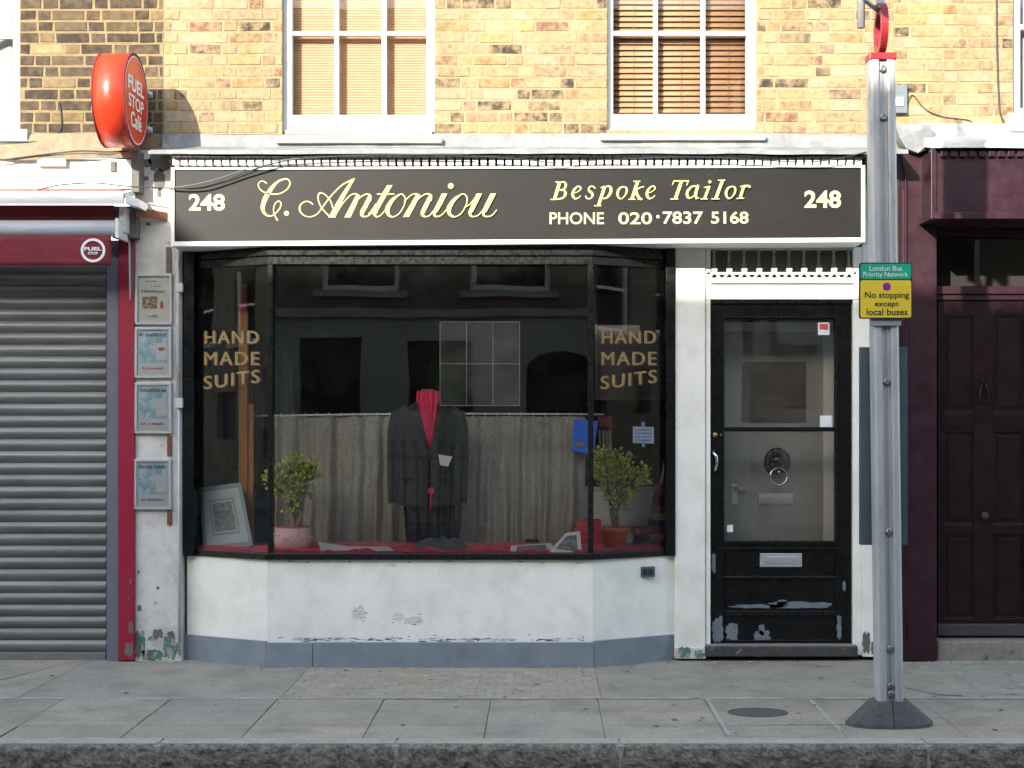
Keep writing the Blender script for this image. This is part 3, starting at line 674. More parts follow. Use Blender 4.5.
m = MB(); m.pbox(675, 648, 706, 659, -.05, .1); m.build('pilaster_base', M['white_old'], P2, bevel=.006)
m = MB(); s = depth(-.05)
for (x0, y0, x1, y1, sd_) in ((677, 646, 692, 659, 5), (693, 650, 706, 659, 6)): blob(m, x0, y0, x1, y1, s, 18, .5, .001, sd_)
m.build('peeled_patch', M['peel_green'], P2)
m = MB(); m.pbox(862.5, 245, 892, 657, -.035, .1); P3 = m.build('pilaster', M['white_chip'], B, bevel=.005)
m = MB(); s = depth(-.035)
for (x0, y0, x1, y1, sd_) in ((857.5, 630, 871, 656, 5), (866, 640, 880, 657, 6), (864, 602, 868, 625, 7)): blob(m, x0+4, y0, x1, y1, s, 18, .5, .001, sd_)
m.build('peeled_patch', M['peel_dark'], P3)
# strip between wall top and sign, beside it
m = MB(); m.pbox(863, 150, 893, 246, -.03, .1); m.build('upper_pilaster', M['white_old'], B, bevel=.004)

# door case: jambs, lintel, grille
DC = MB(); DC.pbox(706, 247, 710.5, 655, -.02, .12); DC.pbox(853, 247, 862, 655, -.02, .12); DC.pbox(706.2, 283.2, 861.8, 299.5, -.026, .12)
DC = DC.build('door_case', M['white_chip'], B, bevel=.003)
m = MB(); m.pbox(710.5, 280, 853, 283, -.05, .1); m.build('lintel_bead', M['white'], DC, bevel=.002)
m = MB(); m.pbox(710.5, 246, 853, 280, .035, .1); m.build('grille_backing', M['backing'], DC)
GR = MB(); GR.pbox(710.5, 246.5, 853, 249.5, -.02, .05); GR.pbox(710.5, 277.6, 853, 279.9, -.03, .05); GR = GR.build('transom_grille', M['white_old'], DC)
base = None
for k in range(10):
    cx = 714+k*14.95; X = XX(cx, .0)
    r_ = [(.017, ZZ(271, 0)), (.017, ZZ(267.2, 0)), (.010, ZZ(266.6, 0)), (.0135, ZZ(265.6, 0)), (.0135, ZZ(264.6, 0)), (.008, ZZ(264, 0)), (.0095, ZZ(260, 0)), (.008, ZZ(254, 0)), (.0065, ZZ(252.6, 0)), (.013, ZZ(252, 0)), (.015, ZZ(249.3, 0))]
    m = MB(); m.lathe([(a, h) for a, h in r_], (X, 0.0, 0), 12); m.build('baluster', M['baluster'], GR)
    m = MB()    # white scroll foot under each baluster
    Z = lambda py: ZZ(py, -.03)
    m.box(X-.017, X+.017, -.028, .02, Z(270.5), Z(267.8)); m.box(X-.008, X+.008, -.026, .02, Z(274), Z(270.5))
    for s_ in (-1, 1):
        pts = [(X+s_*.008, Z(270.6)), (X+s_*.014, Z(270.8)), (X+s_*.020, Z(273.5)), (X+s_*.030, Z(275.8)), (X+s_*.040, Z(277.5)), (X+s_*.022, Z(277.5)), (X+s_*.010, Z(274.8))]
        vs = [(a, -.027, b) for a, b in pts]+[(a, .0, b) for a, b in pts]; n = len(pts)
        m.raw(vs, [tuple(range(n)), tuple(range(2*n-1, n-1, -1))]+[(i, (i+1) % n, n+(i+1) % n, n+i) for i in range(n)])
        m.box(min(X+s_*.024, X+s_*.046), max(X+s_*.024, X+s_*.046), -.02, .02, Z(274.2), Z(272))
    m.build('scroll_foot', M['white'], GR)

# the front door
Yd = .02
dr = MB(); q = lambda *a: dr.pbox(*a)
q(710.5, 300, 724.5, 646, Yd, Yd+.05); q(835.5, 300, 853, 646, Yd, Yd+.05); q(724.5, 300, 835.5, 319.5, Yd, Yd+.05); q(724.5, 541, 835.5, 646, Yd+.012, Yd+.05)
q(724.5, 427, 835.5, 431.5, Yd-.004, Yd+.05)
q(724.5, 541, 835.5, 549, Yd, Yd+.02); q(724.5, 576, 835.5, 580, Yd+.002, Yd+.02); q(724.5, 611, 835.5, 615.5, Yd+.002, Yd+.02); q(724.5, 640, 835.5, 646, Yd, Yd+.02)
DR = dr.build('front_door', M['black'], B, bevel=.004)
m = MB()
for (a, b, c_, d) in ((722.5, 317.5, 724.5, 543), (835.5, 317.5, 837.5, 543), (722.5, 316, 837.5, 318), (722.5, 541, 837.5, 543.5)): m.pbox(a, b, c_, d, Yd-.012, Yd+.01)
for yy in (548.4, 577.5, 614.5): m.pbox(716, yy-.6, 841, yy+.7, Yd-.006, Yd+.003)
m.build('door_beading', M['black_worn'], DR, bevel=.001)
m = MB(); m.pbox(724, 319, 836, 427, Yd+.022, Yd+.026); m.build('door_pane', M['glass_door'], DR)
m = MB(); m.pbox(724, 431.5, 836, 541, Yd+.022, Yd+.026); m.build('door_pane', M['glass_door'], DR)
m = MB(); m.pbox(760, 553.5, 802, 567, Yd-.002, Yd+.02); m.build('letter_plate', M['satin'], DR, bevel=.002)
m = MB(); m.pbox(765, 556.5, 797, 563.5, Yd-.006, Yd-.001); m.build('letter_flap', M['satin'], DR, bevel=.002)
m = MB(); pts = [ray(714.5, 450, Yd-.004), ray(713.6, 453, Yd-.035), ray(716.5, 456, Yd-.045), ray(717.2, 463, Yd-.045), ray(716, 469, Yd-.04), ray(713.8, 472, Yd-.004)]
m.tube(pts, [.009, .009, .0085, .009, .0085, .009], 10); m.build('door_handle', M['chrome'], DR)
m = MB(); c = ray(715, 435, Yd); m.lathe([(0, -.008), (.011, -.008), (.016, -.004), (.017, 0)], c, 20, axis='y'); m.build('lock', M['brass'], DR)
m = MB(); m.lathe([(0, -.003), (.004, -.003), (.004, 0)], ray(721, 435, Yd), 8, axis='y'); m.build('screw', M['chrome'], DR)
m = MB(); s = depth(Yd); s2 = depth(Yd+.010)
for (x0, y0, x1, y1, sd_, f_) in ((711, 614, 724, 644, 31, s), (725, 621, 739, 643, 32, s2), (753, 629, 772, 643, 33, s2), (758, 623, 765, 636, 43, s2), (726, 604, 790, 608.5, 34, s2), (762, 601, 836, 609, 35, s2), (776, 599, 789, 606, 36, s2), (836, 613, 842, 641, 37, s), (711, 552, 716, 575, 38, s), (842, 580, 846, 592, 39, s)):
    blob(m, x0, y0, x1, y1, f_, 26, .42, .0025, sd_)
m.build('peeled_patch', M['peel_grey'], DR)
m = MB(); m.pbox(818, 322.5, 829.5, 335, Yd+.018, Yd+.021); m.build('sticker', M['paper'], DR)
m = MB(); m.pbox(820, 415.5, 832, 427, Yd+.018, Yd+.021); m.build('sticker', M['paper'], DR)
m = MB(); m.pbox(819.5, 324, 828, 329.5, Yd+.0165, Yd+.018); m.build('sticker_print', M['skinred'], DR)
m = MB(); m.pbox(727, 525, 733, 532, Yd+.018, Yd+.021); m.build('sticker', M['paper'], DR)
m = MB(); m.pbox(705, 646.5, 858, 657, -.06, .9); TH = m.build('threshold', M['step_dark'], B, bevel=.008)
m = MB(); m.pbox(706, 645, 857, 648, -.05, .9); m.build('worn_edge', M['stone'], TH, bevel=.004)
# door frame top detail
m = MB(); m.pbox(710.6, 299.5, 852.8, 303, -.006, .02); m.build('door_head', M['black_worn'], DR)
# lobby and inner door
YI = .48
m = MB(); x0, x1 = XX(712, 0), XX(853, 0)
m.box(x0-.05, x0, .07, 1.0, 0, 2.4); m.box(x1, x1+.05, .07, 1.0, 0, 2.4); m.box(x0, x1, .07, 1.0, 2.26, 2.3); m.build('lobby', M['lobby'], B)
m = MB(); m.pbox(700, 331, 823, 650, YI, YI+.04); ID = m.build('inner_door', M['innerdoor'], B)
m = MB(); m.pbox(823.5, 326, 834, 650, YI-.02, YI+.05); m.pbox(690, 322, 834, 331, YI-.02, YI+.05); m.build('inner_door_frame', M['white'], ID, bevel=.003)
m = MB(); m.pbox(680, 210, 880, 322, YI+.0, YI+.03); m.build('lobby_overpanel', M['dark'], ID)
m = MB(); m.pbox(742, 362, 806, 422, YI-.012, YI); m.build('door_vent', M['backing'], ID)
m = MB()
for k in range(9): m.pbox(744, 365+k*6.3, 804, 368.5+k*6.3, YI-.02, YI-.011)
m.build('vent_louvre', M['backing'], ID)
m = MB(); m.pbox(731.5, 484, 737.5, 504, YI-.012, YI); m.build('handle_plate', M['satin'], ID, bevel=.002)
m = MB(); m.tube([ray(735, 488, YI-.01), ray(735, 488, YI-.05), ray(740, 488.5, YI-.05), ray(748, 488.5, YI-.05)], .009, 8); m.build('lever_handle', M['satin'], ID)
m = MB(); m.pbox(758.5, 494, 793, 504, YI-.008, YI); m.pbox(761, 496, 790, 502, YI-.013, YI-.007); m.build('inner_letter_plate', M['satin'], ID, bevel=.002)
# lion knocker: a lumpy mask with mane and a ring
m = MB(); cc = ray(777.5, 463, YI-.02)
m.ball(cc, .042, 20, sc=(1, .6, 1.1))
for k in range(17):
    a = math.radians(-40+k*260/16); m.ball(cc+Vector((.052*math.cos(a), .008, .058*math.sin(a)+.004)), .019, 8)
for k in range(11):
    a = math.radians(-10+k*200/10); m.ball(cc+Vector((.036*math.cos(a), -.012, .042*math.sin(a)+.006)), .014, 8)
for s_ in (-1, 1): m.ball(cc+Vector((s_*.017, -.03, .008)), .008, 8); m.ball(cc+Vector((s_*.012, -.028, -.026)), .014, 8); m.ball(cc+Vector((s_*.026, -.02, -.012)), .014, 8)
m.ball(cc+Vector((0, -.034, -.010)), .012, 10, sc=(.8, .9, 1.6)); m.ball(cc+Vector((0, -.02, -.047)), .02, 10, sc=(1.2, .7, .7))
m.v = [cc+(v-cc)*1.28 for v in m.v]
KN = m.build('lion_knocker', M['pewter'], ID)
m = MB(); rc = cc+Vector((0, -.045, -.085)); m.tube([rc+Vector((.055*math.cos(t), -.008*(1-math.sin(t)), .055*math.sin(t))) for t in [2*math.pi*k/24 for k in range(25)]], .0065, 8); m.ball(rc+Vector((0, -.012, .028)), .017, 12); m.build('knocker_ring', M['chrome'], ID)

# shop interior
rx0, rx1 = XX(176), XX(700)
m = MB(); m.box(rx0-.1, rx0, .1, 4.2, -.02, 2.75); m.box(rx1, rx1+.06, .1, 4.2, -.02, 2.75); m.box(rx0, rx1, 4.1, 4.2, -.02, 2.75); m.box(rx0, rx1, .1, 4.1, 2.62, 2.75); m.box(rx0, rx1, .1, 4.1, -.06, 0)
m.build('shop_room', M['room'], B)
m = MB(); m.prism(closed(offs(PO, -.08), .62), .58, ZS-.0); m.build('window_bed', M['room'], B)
# party piers so no daylight leaks in
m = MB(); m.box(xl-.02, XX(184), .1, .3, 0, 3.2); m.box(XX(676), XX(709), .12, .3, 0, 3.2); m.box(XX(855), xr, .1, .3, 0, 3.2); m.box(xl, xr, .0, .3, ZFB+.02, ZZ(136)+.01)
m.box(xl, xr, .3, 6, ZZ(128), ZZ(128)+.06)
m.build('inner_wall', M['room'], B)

# conduit pipe and its clamps on the pilaster
CP = empty('conduit_pipe', ray(178, 240, -.06), 'thin grey conduit running down the white pilaster beside the shop window', 'pipe')
m = MB(); m.tube([ray(177.5, 246, -.065), ray(178, 300, -.065), ray(178.6, 404, -.065)], .013, 10); m.build('pipe', M['greycable'], CP)
m = MB(); m.pbox(174.8, 283, 182.4, 292, -.082, -.04); m.pbox(175, 398, 182.4, 408, -.082, -.04); m.build('clamp', M['greycable'], CP, bevel=.003)
m = MB(); m.tube([ray(179, 408, -.055), ray(179.2, 520, -.055), ray(179.4, 655, -.055)], .008, 8); m.build('lower_pipe', M['greycable'], CP)
# rusty flats on the pilaster
for i, (a, b, c_, d, mt, lb) in enumerate(((166, 247, 171, 274, 'peel_dark', 'short dark steel strip on the pilaster above the menu frames'), (167, 436, 171.5, 456, 'rust', 'rusty steel strip between the lower two menu frames'), (167, 510, 171.5, 525, 'rust', 'rusty stub of strip below the lowest menu frame'))):
    m = MB(); m.pbox(a, b, c_, d, -.055, -.04); m.build('steel_strip', M[mt], org=ray(a, d, -.05), bevel=.002, label=lb, cat='metal strip')
m = MB(); A_ = ray(136, 212, -.18); B_ = ray(167, 216, -.05)
m.hexa([A_+Vector((0, 0, -.025)), B_+Vector((0, 0, -.03)), B_+Vector((0, .008, -.03)), A_+Vector((0, .008, -.025)), A_+Vector((0, 0, .03)), B_+Vector((0, 0, .022)), B_+Vector((0, .008, .022)), A_+Vector((0, .008, .03))])
m.ball(B_+Vector((-.02, -.004, 0)), .009, 8)
m.build('rusty_bracket', M['rust'], org=A_, label='rusty flat bracket arm between the awning end and the signboard', cat='bracket')

# ------------------------------------------------------------------ the tailor's signboard
SG = empty('shop_sign', ray(518, 245, FY), 'long black signboard reading C. Antoniou Bespoke Tailor in cream lettering', 'shop sign')
bd = MB()
def quadbox(mb, tl, tr, br, bl, Yf, Yb):
    a = [ray(*p, Yf) for p in (bl, br, tr, tl)]; mb.raw([a[0], a[1], a[1]+Vector((0, Yb-Yf, 0)), a[0]+Vector((0, Yb-Yf, 0)), a[3], a[2], a[2]+Vector((0, Yb-Yf, 0)), a[3]+Vector((0, Yb-Yf, 0))], [(0, 3, 2, 1), (4, 5, 6, 7), (0, 1, 5, 4), (1, 2, 6, 5), (2, 3, 7, 6), (3, 0, 4, 7)])
quadbox(bd, (173, 169.5), (863, 167), (863, 240), (173, 242), FY, -.02); bd.build('board', M['fascia'], SG)
fr = MB()
quadbox(fr, (171, 167.6), (865, 165.2), (865, 167.2), (171, 169.8), FY-.012, -.02)
quadbox(fr, (171, 241.6), (865, 237.6), (865, 241.8), (171, 246.2), FY-.03, -.02)
quadbox(fr, (171, 169.8), (174.2, 169.8), (174.2, 241.6), (171, 241.6), FY-.012, -.02)
quadbox(fr, (861.5, 167.2), (865, 167.2), (865, 237.6), (861.5, 237.6), FY-.012, -.02)
fr.build('frame', M['white'], SG, bevel=.002)
LY = FY-.0012
P = Pen(250, 170, 7.877, LY); T = P.stroke
T([(130, 105), (105, 88), (78, 92), (65, 115), (78, 150), (120, 178), (175, 190), (240, 183), (295, 148), (315, 105), (300, 75), (265, 72), (215, 95), (165, 150), (120, 225), (100, 290), (107, 330), (135, 358), (170, 360), (208, 335), (240, 290), (242, 258), (225, 245), (200, 262), (186, 300), (190, 345), (215, 395)],
  [9, 8, 8, 9, 9, 9, 9, 9, 10, 11, 10, 12, 18, 32, 38, 33, 22, 14, 10, 9, 10, 10, 9, 9, 9, 9, 12])
P.disc(287, 341, 20)
P.mb.build('initial_lettering', M['gold'], SG); P.mb = MB()
T([(495, 270), (465, 250), (430, 250), (395, 280), (395, 325), (430, 360), (480, 368), (530, 345), (570, 295), (610, 240), (660, 180), (730, 115), (820, 70)], [10, 9, 9, 13, 13, 9, 9, 9, 10, 10, 10, 11, 13])
T([(815, 72), (765, 150), (700, 260), (645, 374)], [20, 34, 42, 56], True)
T([(652, 300), (635, 245), (595, 197), (555, 180), (537, 205), (542, 250), (570, 305), (628, 368)], [8, 9, 9, 11, 12, 11, 10, 10])
T([(680, 345), (730, 265), (790, 200), (835, 188), (855, 205)], [9, 9, 9, 10, 14])
T([(852, 198), (815, 280), (768, 374)], [34, 44, 50], True)
T([(812, 292), (862, 222), (918, 190), (948, 205), (942, 240)], [9, 9, 10, 18, 26])
T([(942, 215), (910, 285), (885, 330), (882, 355), (905, 368), (940, 355), (985, 312), (1000, 290)], [30, 36, 34, 24, 10, 9, 9, 9])
P.ox = 370
T([(157, 120), (110, 200), (55, 300), (38, 345)], [44, 44, 42, 34], True)
T([(34, 345), (52, 370), (90, 352), (132, 300)], [26, 10, 9, 9]); T([(58, 190), (190, 190)], 9); T([(-10, 345), (10, 325), (48, 268)], [9, 9, 9])
T([(235, 192), (180, 235), (140, 300), (145, 350), (180, 370), (228, 345), (267, 285), (278, 225), (255, 192), (230, 194)], [9, 28, 38, 26, 10, 9, 9, 11, 9, 9])
T([(272, 250), (315, 206), (355, 188), (385, 198)], [9, 9, 9, 14]); T([(380, 196), (335, 280), (284, 372)], [34, 44, 50], True)
T([(335, 287), (390, 221), (445, 189), (480, 203), (476, 236)], [9, 9, 10, 18, 26]); T([(474, 215), (440, 285), (418, 330), (415, 355), (438, 369), (472, 357), (512, 308)], [30, 36, 34, 24, 10, 9, 9])
T([(588, 187), (548, 268), (512, 335)], [44, 44, 36], True); T([(508, 335), (510, 360), (535, 368), (568, 352), (602, 315)], [28, 18, 10, 9, 9]); P.disc(637, 127, 23)
T([(722, 192), (665, 235), (624, 300), (630, 350), (668, 370), (716, 345), (755, 285), (766, 225), (744, 192), (718, 194)], [9, 28, 38, 26, 10, 9, 9, 11, 9, 9])
T([(745, 296), (790, 268), (835, 215)], [9, 9, 12]); T([(862, 187), (825, 262), (792, 335)], [44, 44, 36], True); T([(788, 335), (792, 360), (820, 369), (862, 350), (920, 275)], [28, 16, 10, 9, 9])
T([(972, 187), (930, 270), (898, 335)], [44, 44, 36], True); T([(894, 335), (898, 360), (925, 369), (962, 358), (997, 318)], [28, 16, 10, 9, 9])
P.mb.build('name_lettering', M['gold'], SG)
P = Pen(545, 170, 9.309, LY); T = P.stroke; S9 = 10
def e_(d):
    T([(258+d, 218), (300+d, 205), (332+d, 178), (326+d, 156), (300+d, 155), (268+d, 190), (258+d, 232), (278+d, 266), (312+d, 258), (332+d, 238)], [7, 8, 12, 14, 12, 24, 27, 18, 9, 7])
def o_(d): T([(735+d, 155), (694+d, 172), (674+d, 220), (690+d, 264), (722+d, 262), (756+d, 215), (758+d, 172), (735+d, 155)], [9, 20, 25, 15, 9, 18, 20, 9])
T([(136, 113), (88, 274)], 32, True); T([(55, 274), (115, 274)], S9); T([(100, 112), (155, 112)], S9)
T([(140, 114), (180, 113), (194, 138), (178, 176), (125, 188)], [9, 14, 24, 16, 8]); T([(125, 188), (176, 190), (190, 220), (165, 260), (100, 273)], [8, 16, 28, 18, 10])
e_(0); T([(465, 168), (440, 151), (412, 162), (408, 190), (434, 214), (442, 240), (418, 267), (388, 262), (380, 245)], [14, 10, 14, 20, 26, 20, 11, 13, 14])
T([(556, 155), (497, 332)], 30, True); T([(460, 333), (520, 333)], S9); T([(520, 166), (552, 152)], S9); T([(548, 180), (580, 151), (612, 166), (608, 215), (575, 258), (532, 268)], [8, 12, 24, 28, 18, 9])
o_(0); T([(862, 108), (808, 273)], 32, True); T([(825, 106), (885, 106)], S9); T([(780, 274), (838, 274)], S9); T([(828, 218), (872, 172), (918, 156)], [9, 12, 12]); T([(846, 196), (862, 240), (888, 273)], [24, 26, 22]); T([(862, 274), (905, 272)], S9)
e_(690)
P.mb.build('trade_lettering', M['gold'], SG); P.mb = MB()
P.ox = 645
T([(338, 108), (282, 270)], 34, True); T([(238, 272), (305, 272)], S9); T([(268, 104), (405, 104)], 12); T([(268, 106), (253, 142)], [14, 7]); T([(400, 106), (386, 146)], [16, 7])
T([(478, 152), (430, 160), (392, 210), (398, 256), (430, 260), (466, 226)], [10, 18, 27, 24, 12, 8]); T([(490, 152), (470, 225), (476, 266)], [28, 28, 20]); T([(476, 268), (500, 262)], 8)
T([(594, 158), (552, 270)], 28, True); T([(550, 166), (600, 154)], S9); T([(518, 272), (578, 272)], S9); P.disc(601, 113, 15)
T([(720, 100), (656, 270)], 32, True); T([(680, 98), (742, 98)], S9); T([(618, 272), (688, 272)], S9)
o_(77); T([(918, 150), (882, 266)], 28, True); T([(852, 268), (915, 266)], S9); T([(885, 158), (930, 146)], S9); T([(912, 180), (945, 150), (970, 160)], [8, 16, 24])
P.mb.build('trade_lettering', M['gold'], SG)
s = depth(LY); m = MB()
for tx_, a_, b_, c_, d_, bo in (('PHONE', 549.5, 212.3, 604, 224.3, .012), ('020', 618.3, 212.3, 652, 224.3, .014), ('7837', 662.5, 211.5, 703, 224, .018), ('5168', 711, 211.5, 748.5, 223.7, .018)):
    m = MB(); text_mb(m, tx_, a_, b_, c_, d_, s, bold=bo); m.build('phone_lettering', M['cream'], SG)
m = MB()
blob(m, 656.3, 215, 659.5, 218.3, s, 10, .05, .0015, 1)
m.build('dot', M['cream'], SG)
m = MB(); text_mb(m, '248', 188.8, 194, 225, 210.8, s, bold=.028); m.build('number_lettering', M['cream'], SG)
m = MB(); text_mb(m, '248', 804.3, 190.5, 841, 208, s, bold=.028); m.build('number_lettering', M['cream'], SG)

# ------------------------------------------------------------------ the building on the left with the shuttered cafe
LB = empty('cafe_building', (XX(-100), 0, 0), 'dark sooty brick building with grey roller shutter at the left', 'building')
lx0, lx1 = -7.2, xl-.002
wL = (-4.45, XX(20), ZZ(129), 4.9)
m = brickwork(lx0, lx1, ZZ(134), TOPZ-.2, [wL], DRK, 5)
m.build('brickwork', M['brick_dark'], LB)
m = MB(); wall_holes(m, lx0, lx1, ZZ(150), TOPZ-.2, [wL], .0, .25); m.box(lx0, lx1, -.03, .3, TOPZ-.2, TOPZ-.1); m.box(lx0, -5.9, -.02, .25, 0, ZZ(150)); m.build('wall', M['mortar_dark'], LB)
wo_, _, _ = sash(LB, -170, 20, [(-160, -105), (-100, -48), (-43, 13)], (31, 38), 115, 129, 4.9, Yf=.05)
m = MB(); m.pbox(-180, 129, 27, 141, -.07, .08); m.build('sill', M['white_chip'], wo_, bevel=.006)
m = MB(); m.grid(lambda u, v: (-4.4+1.15*u, .16+.02*math.sin(u*40), ZZ(116)+1.6*v), 80, 2); m.build('net_curtain', M['curtain_w'], wo_)
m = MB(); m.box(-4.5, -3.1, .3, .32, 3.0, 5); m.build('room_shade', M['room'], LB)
# crumbling render band
m = MB()
m.extrude([(.0, ZZ(132)), (-.03, ZZ(134)), (-.05, ZZ(142)), (-.12, ZZ(150, -.12)), (-.16, ZZ(155, -.16)), (-.16, ZZ(159, -.16)), (0, ZZ(159))], lx0, XX(140), seg=120, jit=.035, smooth=False); m.build('render_band', M['render'], LB)
m = MB(); m.pbox(-300, 159, 133, 188.5, -.13, 0); m.build('fascia_board', M['white'], LB, bevel=.003)
m = MB(); m.pbox(37, 158.5, 66, 166, -.165, -.12); m.build('board_block', M['white_old'], LB, bevel=.003)
m = MB(); m.pbox(110, 161, 115.5, 171.5, -.145, -.12); m.build('board_clip', M['peel_dark'], LB, bevel=.002)
m = MB(); m.pbox(131, 150, 139, 192, -.16, .05); m.build('end_cap', M['peel_dark'], LB, bevel=.003)
m = MB(); m.pbox(-300, 188.5, 122, 193.5, -.2, 0); m.build('red_strip', M['redface'], LB)
# shutter
SY = .02
prof = []; zt = ZZ(262, SY); zb = ZZ(652, SY); ns = int(round((zt-zb)/.0741)); dz = (zt-zb)/ns
m = MB(); x0, x1 = -5.3, XX(106.5, SY)
for k in range(ns):
    z1_ = zb+dz*(k+1); pr = []
    for j in range(7):
        t = j/6; pr.append((SY-.016*math.sin(math.pi*min(1, t*1.12))**.8 if t*1.12 < 1 else SY+.004, z1_-dz*t))
    for a, b in zip(pr[:-1], pr[1:]): m.raw([(x0, a[0], a[1]), (x1, a[0], a[1]), (x1, b[0], b[1]), (x0, b[0], b[1])], [(0, 1, 2, 3)], smooth=True)
SH = m.build('roller_shutter', M['shutter'], LB)
m = MB(); m.box(x0, x1, SY-.02, SY+.03, -.004, zb); m.build('bottom_rail', M['shutter'], SH, bevel=.003)
m = MB(); m.pbox(106.5, 240, 118.5, 663, -.045, .08); m.build('guide_rail', M['lilac'], LB, bevel=.003)
m = MB(); m.pbox(118.5, 236, 134.3, 660.5, -.07, .1); RP = m.build('red_pilaster', M['red'], LB, bevel=.004)
m = MB(); s = depth(-.07)
for (a, b, c_, d, e) in ((129, 578, 132, 584, 1), (128, 620, 134, 636, 2), (124, 640, 134, 658, 3), (130, 240, 134, 300, 4), (131, 350, 133.5, 352, 5), (127, 596, 130, 600, 6)): blob(m, a, b, c_, d, s, 16, .55, .001, e)
m.build('peeled_patch', M['peel_dark'], RP)
m = MB(); m.tube([ray(129.3, 238, -.08), ray(129.6, 260, -.08), ray(130.3, 300, -.08)], .006, 8); m.build('drip_pipe', M['white_old'], RP)
m = MB(); m.box(lx0, x1+.02, .10, .2, 0, 2.6); m.build('shop_back', M['room'], LB)
# awning
AW = empty('awning', ray(60, 236, -.3), 'rolled up burgundy cafe awning with white cassette above the shutter', 'awning')
m = MB(); m.extrude([(-.10, ZZ(190, -.1)), (-.36, ZZ(193.2, -.36)), (-.37, ZZ(194, -.37)), (-.37, ZZ(203.5, -.37)), (-.35, ZZ(204, -.35)), (-.34, ZZ(198, -.34)), (-.10, ZZ(196, -.1))], -6.0, XX(124, -.36)); m.build('hood', M['whitemetal'], AW, bevel=.002)
m = MB()
a, b = ray(125, 193.5, -.365), ray(139.5, 199.5, -.30)
m.hexa([a+Vector((0, 0, -.06)), b+Vector((0, 0, -.05)), b+Vector((0, .2, -.05)), a+Vector((0, .25, -.06)), a, b, b+Vector((0, .2, 0)), a+Vector((0, .25, 0))]); m.build('hood_end', M['whitemetal'], AW, bevel=.003)
m = MB(); m.pbox(-300, 205, 113, 220, -.22, -.18); m.build('rolled_cloth', M['awning'], AW)
m = MB(); rr_ = abs(ZZ(219.5, -.3)-ZZ(236, -.3))/2; zc = ZZ(227.7, -.3)
m.extrude([(-.26+rr_*math.cos(t), zc+rr_*math.sin(t)) for t in [2*math.pi*k/20 for k in range(20)]], -6.0, XX(115, -.3), smooth=True); m.build('roller_tube', M['whitemetal'], AW)
m = MB(); m.pbox(115, 218, 118.5, 238, -.33, -.1); m.pbox(119, 206, 124.5, 232, -.24, -.08); m.build('bracket', M['whitemetal'], AW, bevel=.003)
m = MB(); m.pbox(112, 206, 137, 238, -.12, -.02); m.build('bracket_box', M['peel_dark'], AW, bevel=.004)
X0a, X1a = -6.0, XX(112, -.3)
val = lambda u, v: (X0a+(X1a-X0a)*u, -.315-.006*math.sin(u*21)*v+.004*mnoise.noise((u*30, v*3, 1)), ZZ(236, -.3)-(ZZ(236, -.3)-ZZ(266, -.3))*v)
m = MB(); m.grid(val, 90, 6); VL = m.build('valance', M['awning'], AW, solid=.003)
m = MB(); c0 = (93, 250.3); s = depth(-.327); n = 40
for k in range(n):
    a, b = 2*math.pi*k/n, 2*math.pi*(k+1)/n
    m.face([s(c0[0]+12.3*math.cos(a), c0[1]+12*math.sin(a)), s(c0[0]+12.3*math.cos(b), c0[1]+12*math.sin(b)), s(c0[0]+9.7*math.cos(b), c0[1]+9.4*math.sin(b)), s(c0[0]+9.7*math.cos(a), c0[1]+9.4*math.sin(a))])
text_mb(m, 'FUEL', 84.3, 247, 101.7, 250.6, s, bold=.04); text_mb(m, 'STOP', 88, 251.8, 98, 254.6, s, bold=.03)
m.build('logo', M['paper'], VL)

# round hanging sign
RX, RZ, RR, RT = -2.43, ZZ(100.5, -.37), .278, .185
RS = empty('hanging_sign', (RX, 0, RZ), 'round red drum sign reading Fuel Stop Cafe projecting from the brick wall', 'hanging sign')
RYc = -.085-RR
m = MB(); m.lathe([(RR, -RT), (RR, 0)], (RX, RYc, RZ), 64, axis='x'); DRM = m.build('drum', M['redsign'], RS)
m = MB()
for xo in (-RT, 0): m.lathe([(RR+.003, -.005), (RR+.003, .004), (RR-.012, .004), (RR-.012, -.005)], (RX+xo, RYc, RZ), 64, axis='x')
m.build('rim', M['awning'], RS)
m = MB(); m.lathe([(RR-.005, -.002), (0, -.0015)], (RX, RYc, RZ), 64, axis='x'); m.lathe([(RR-.005, -RT+.002), (0, -RT+.0015)], (RX, RYc, RZ), 64, axis='x'); m.build('face', M['redface'], RS)
m = MB()
def sface(u, w): return Vector((RX+.002, RYc+u, RZ+w))     # u toward the wall
def stext(txt, cy, hh, wid, bold):
    f = lambda px, py: sface(px, -py)
    mb = MB(); text_mb(mb, txt, -wid/2, cy-hh/2, wid/2, cy+hh/2, f, bold=bold, sink=0); m.raw(mb.v, mb.f)
stext('FUEL', -.085, .085, .36, .03); stext('STOP', .02, .08, .34, .02); stext('Café', .125, .095, .24, .02)
for (r0, r1) in ((.255, .262),):
    for k in range(60):
        a, b = 2*math.pi*k/60, 2*math.pi*(k+1)/60
        m.face([sface(r0*math.cos(a), r0*math.sin(a)), sface(r0*math.cos(b), r0*math.sin(b)), sface(r1*math.cos(b), r1*math.sin(b)), sface(r1*math.cos(a), r1*math.sin(a))])
m.build('sign_lettering', M['paper'], RS)
for zz in (RZ+.11, RZ-.11):
    m = MB(); m.box(RX-.11, RX-.08, -.12, .0, zz-.012, zz+.012); m.box(RX-.16, RX+.01, -.012, 0, zz-.018, zz+.018); m.box(RX-.03, RX+.01, -.10, -.01, zz-.01, zz+.01); m.build('wall_bracket', M['whitemetal'], RS, bevel=.002)

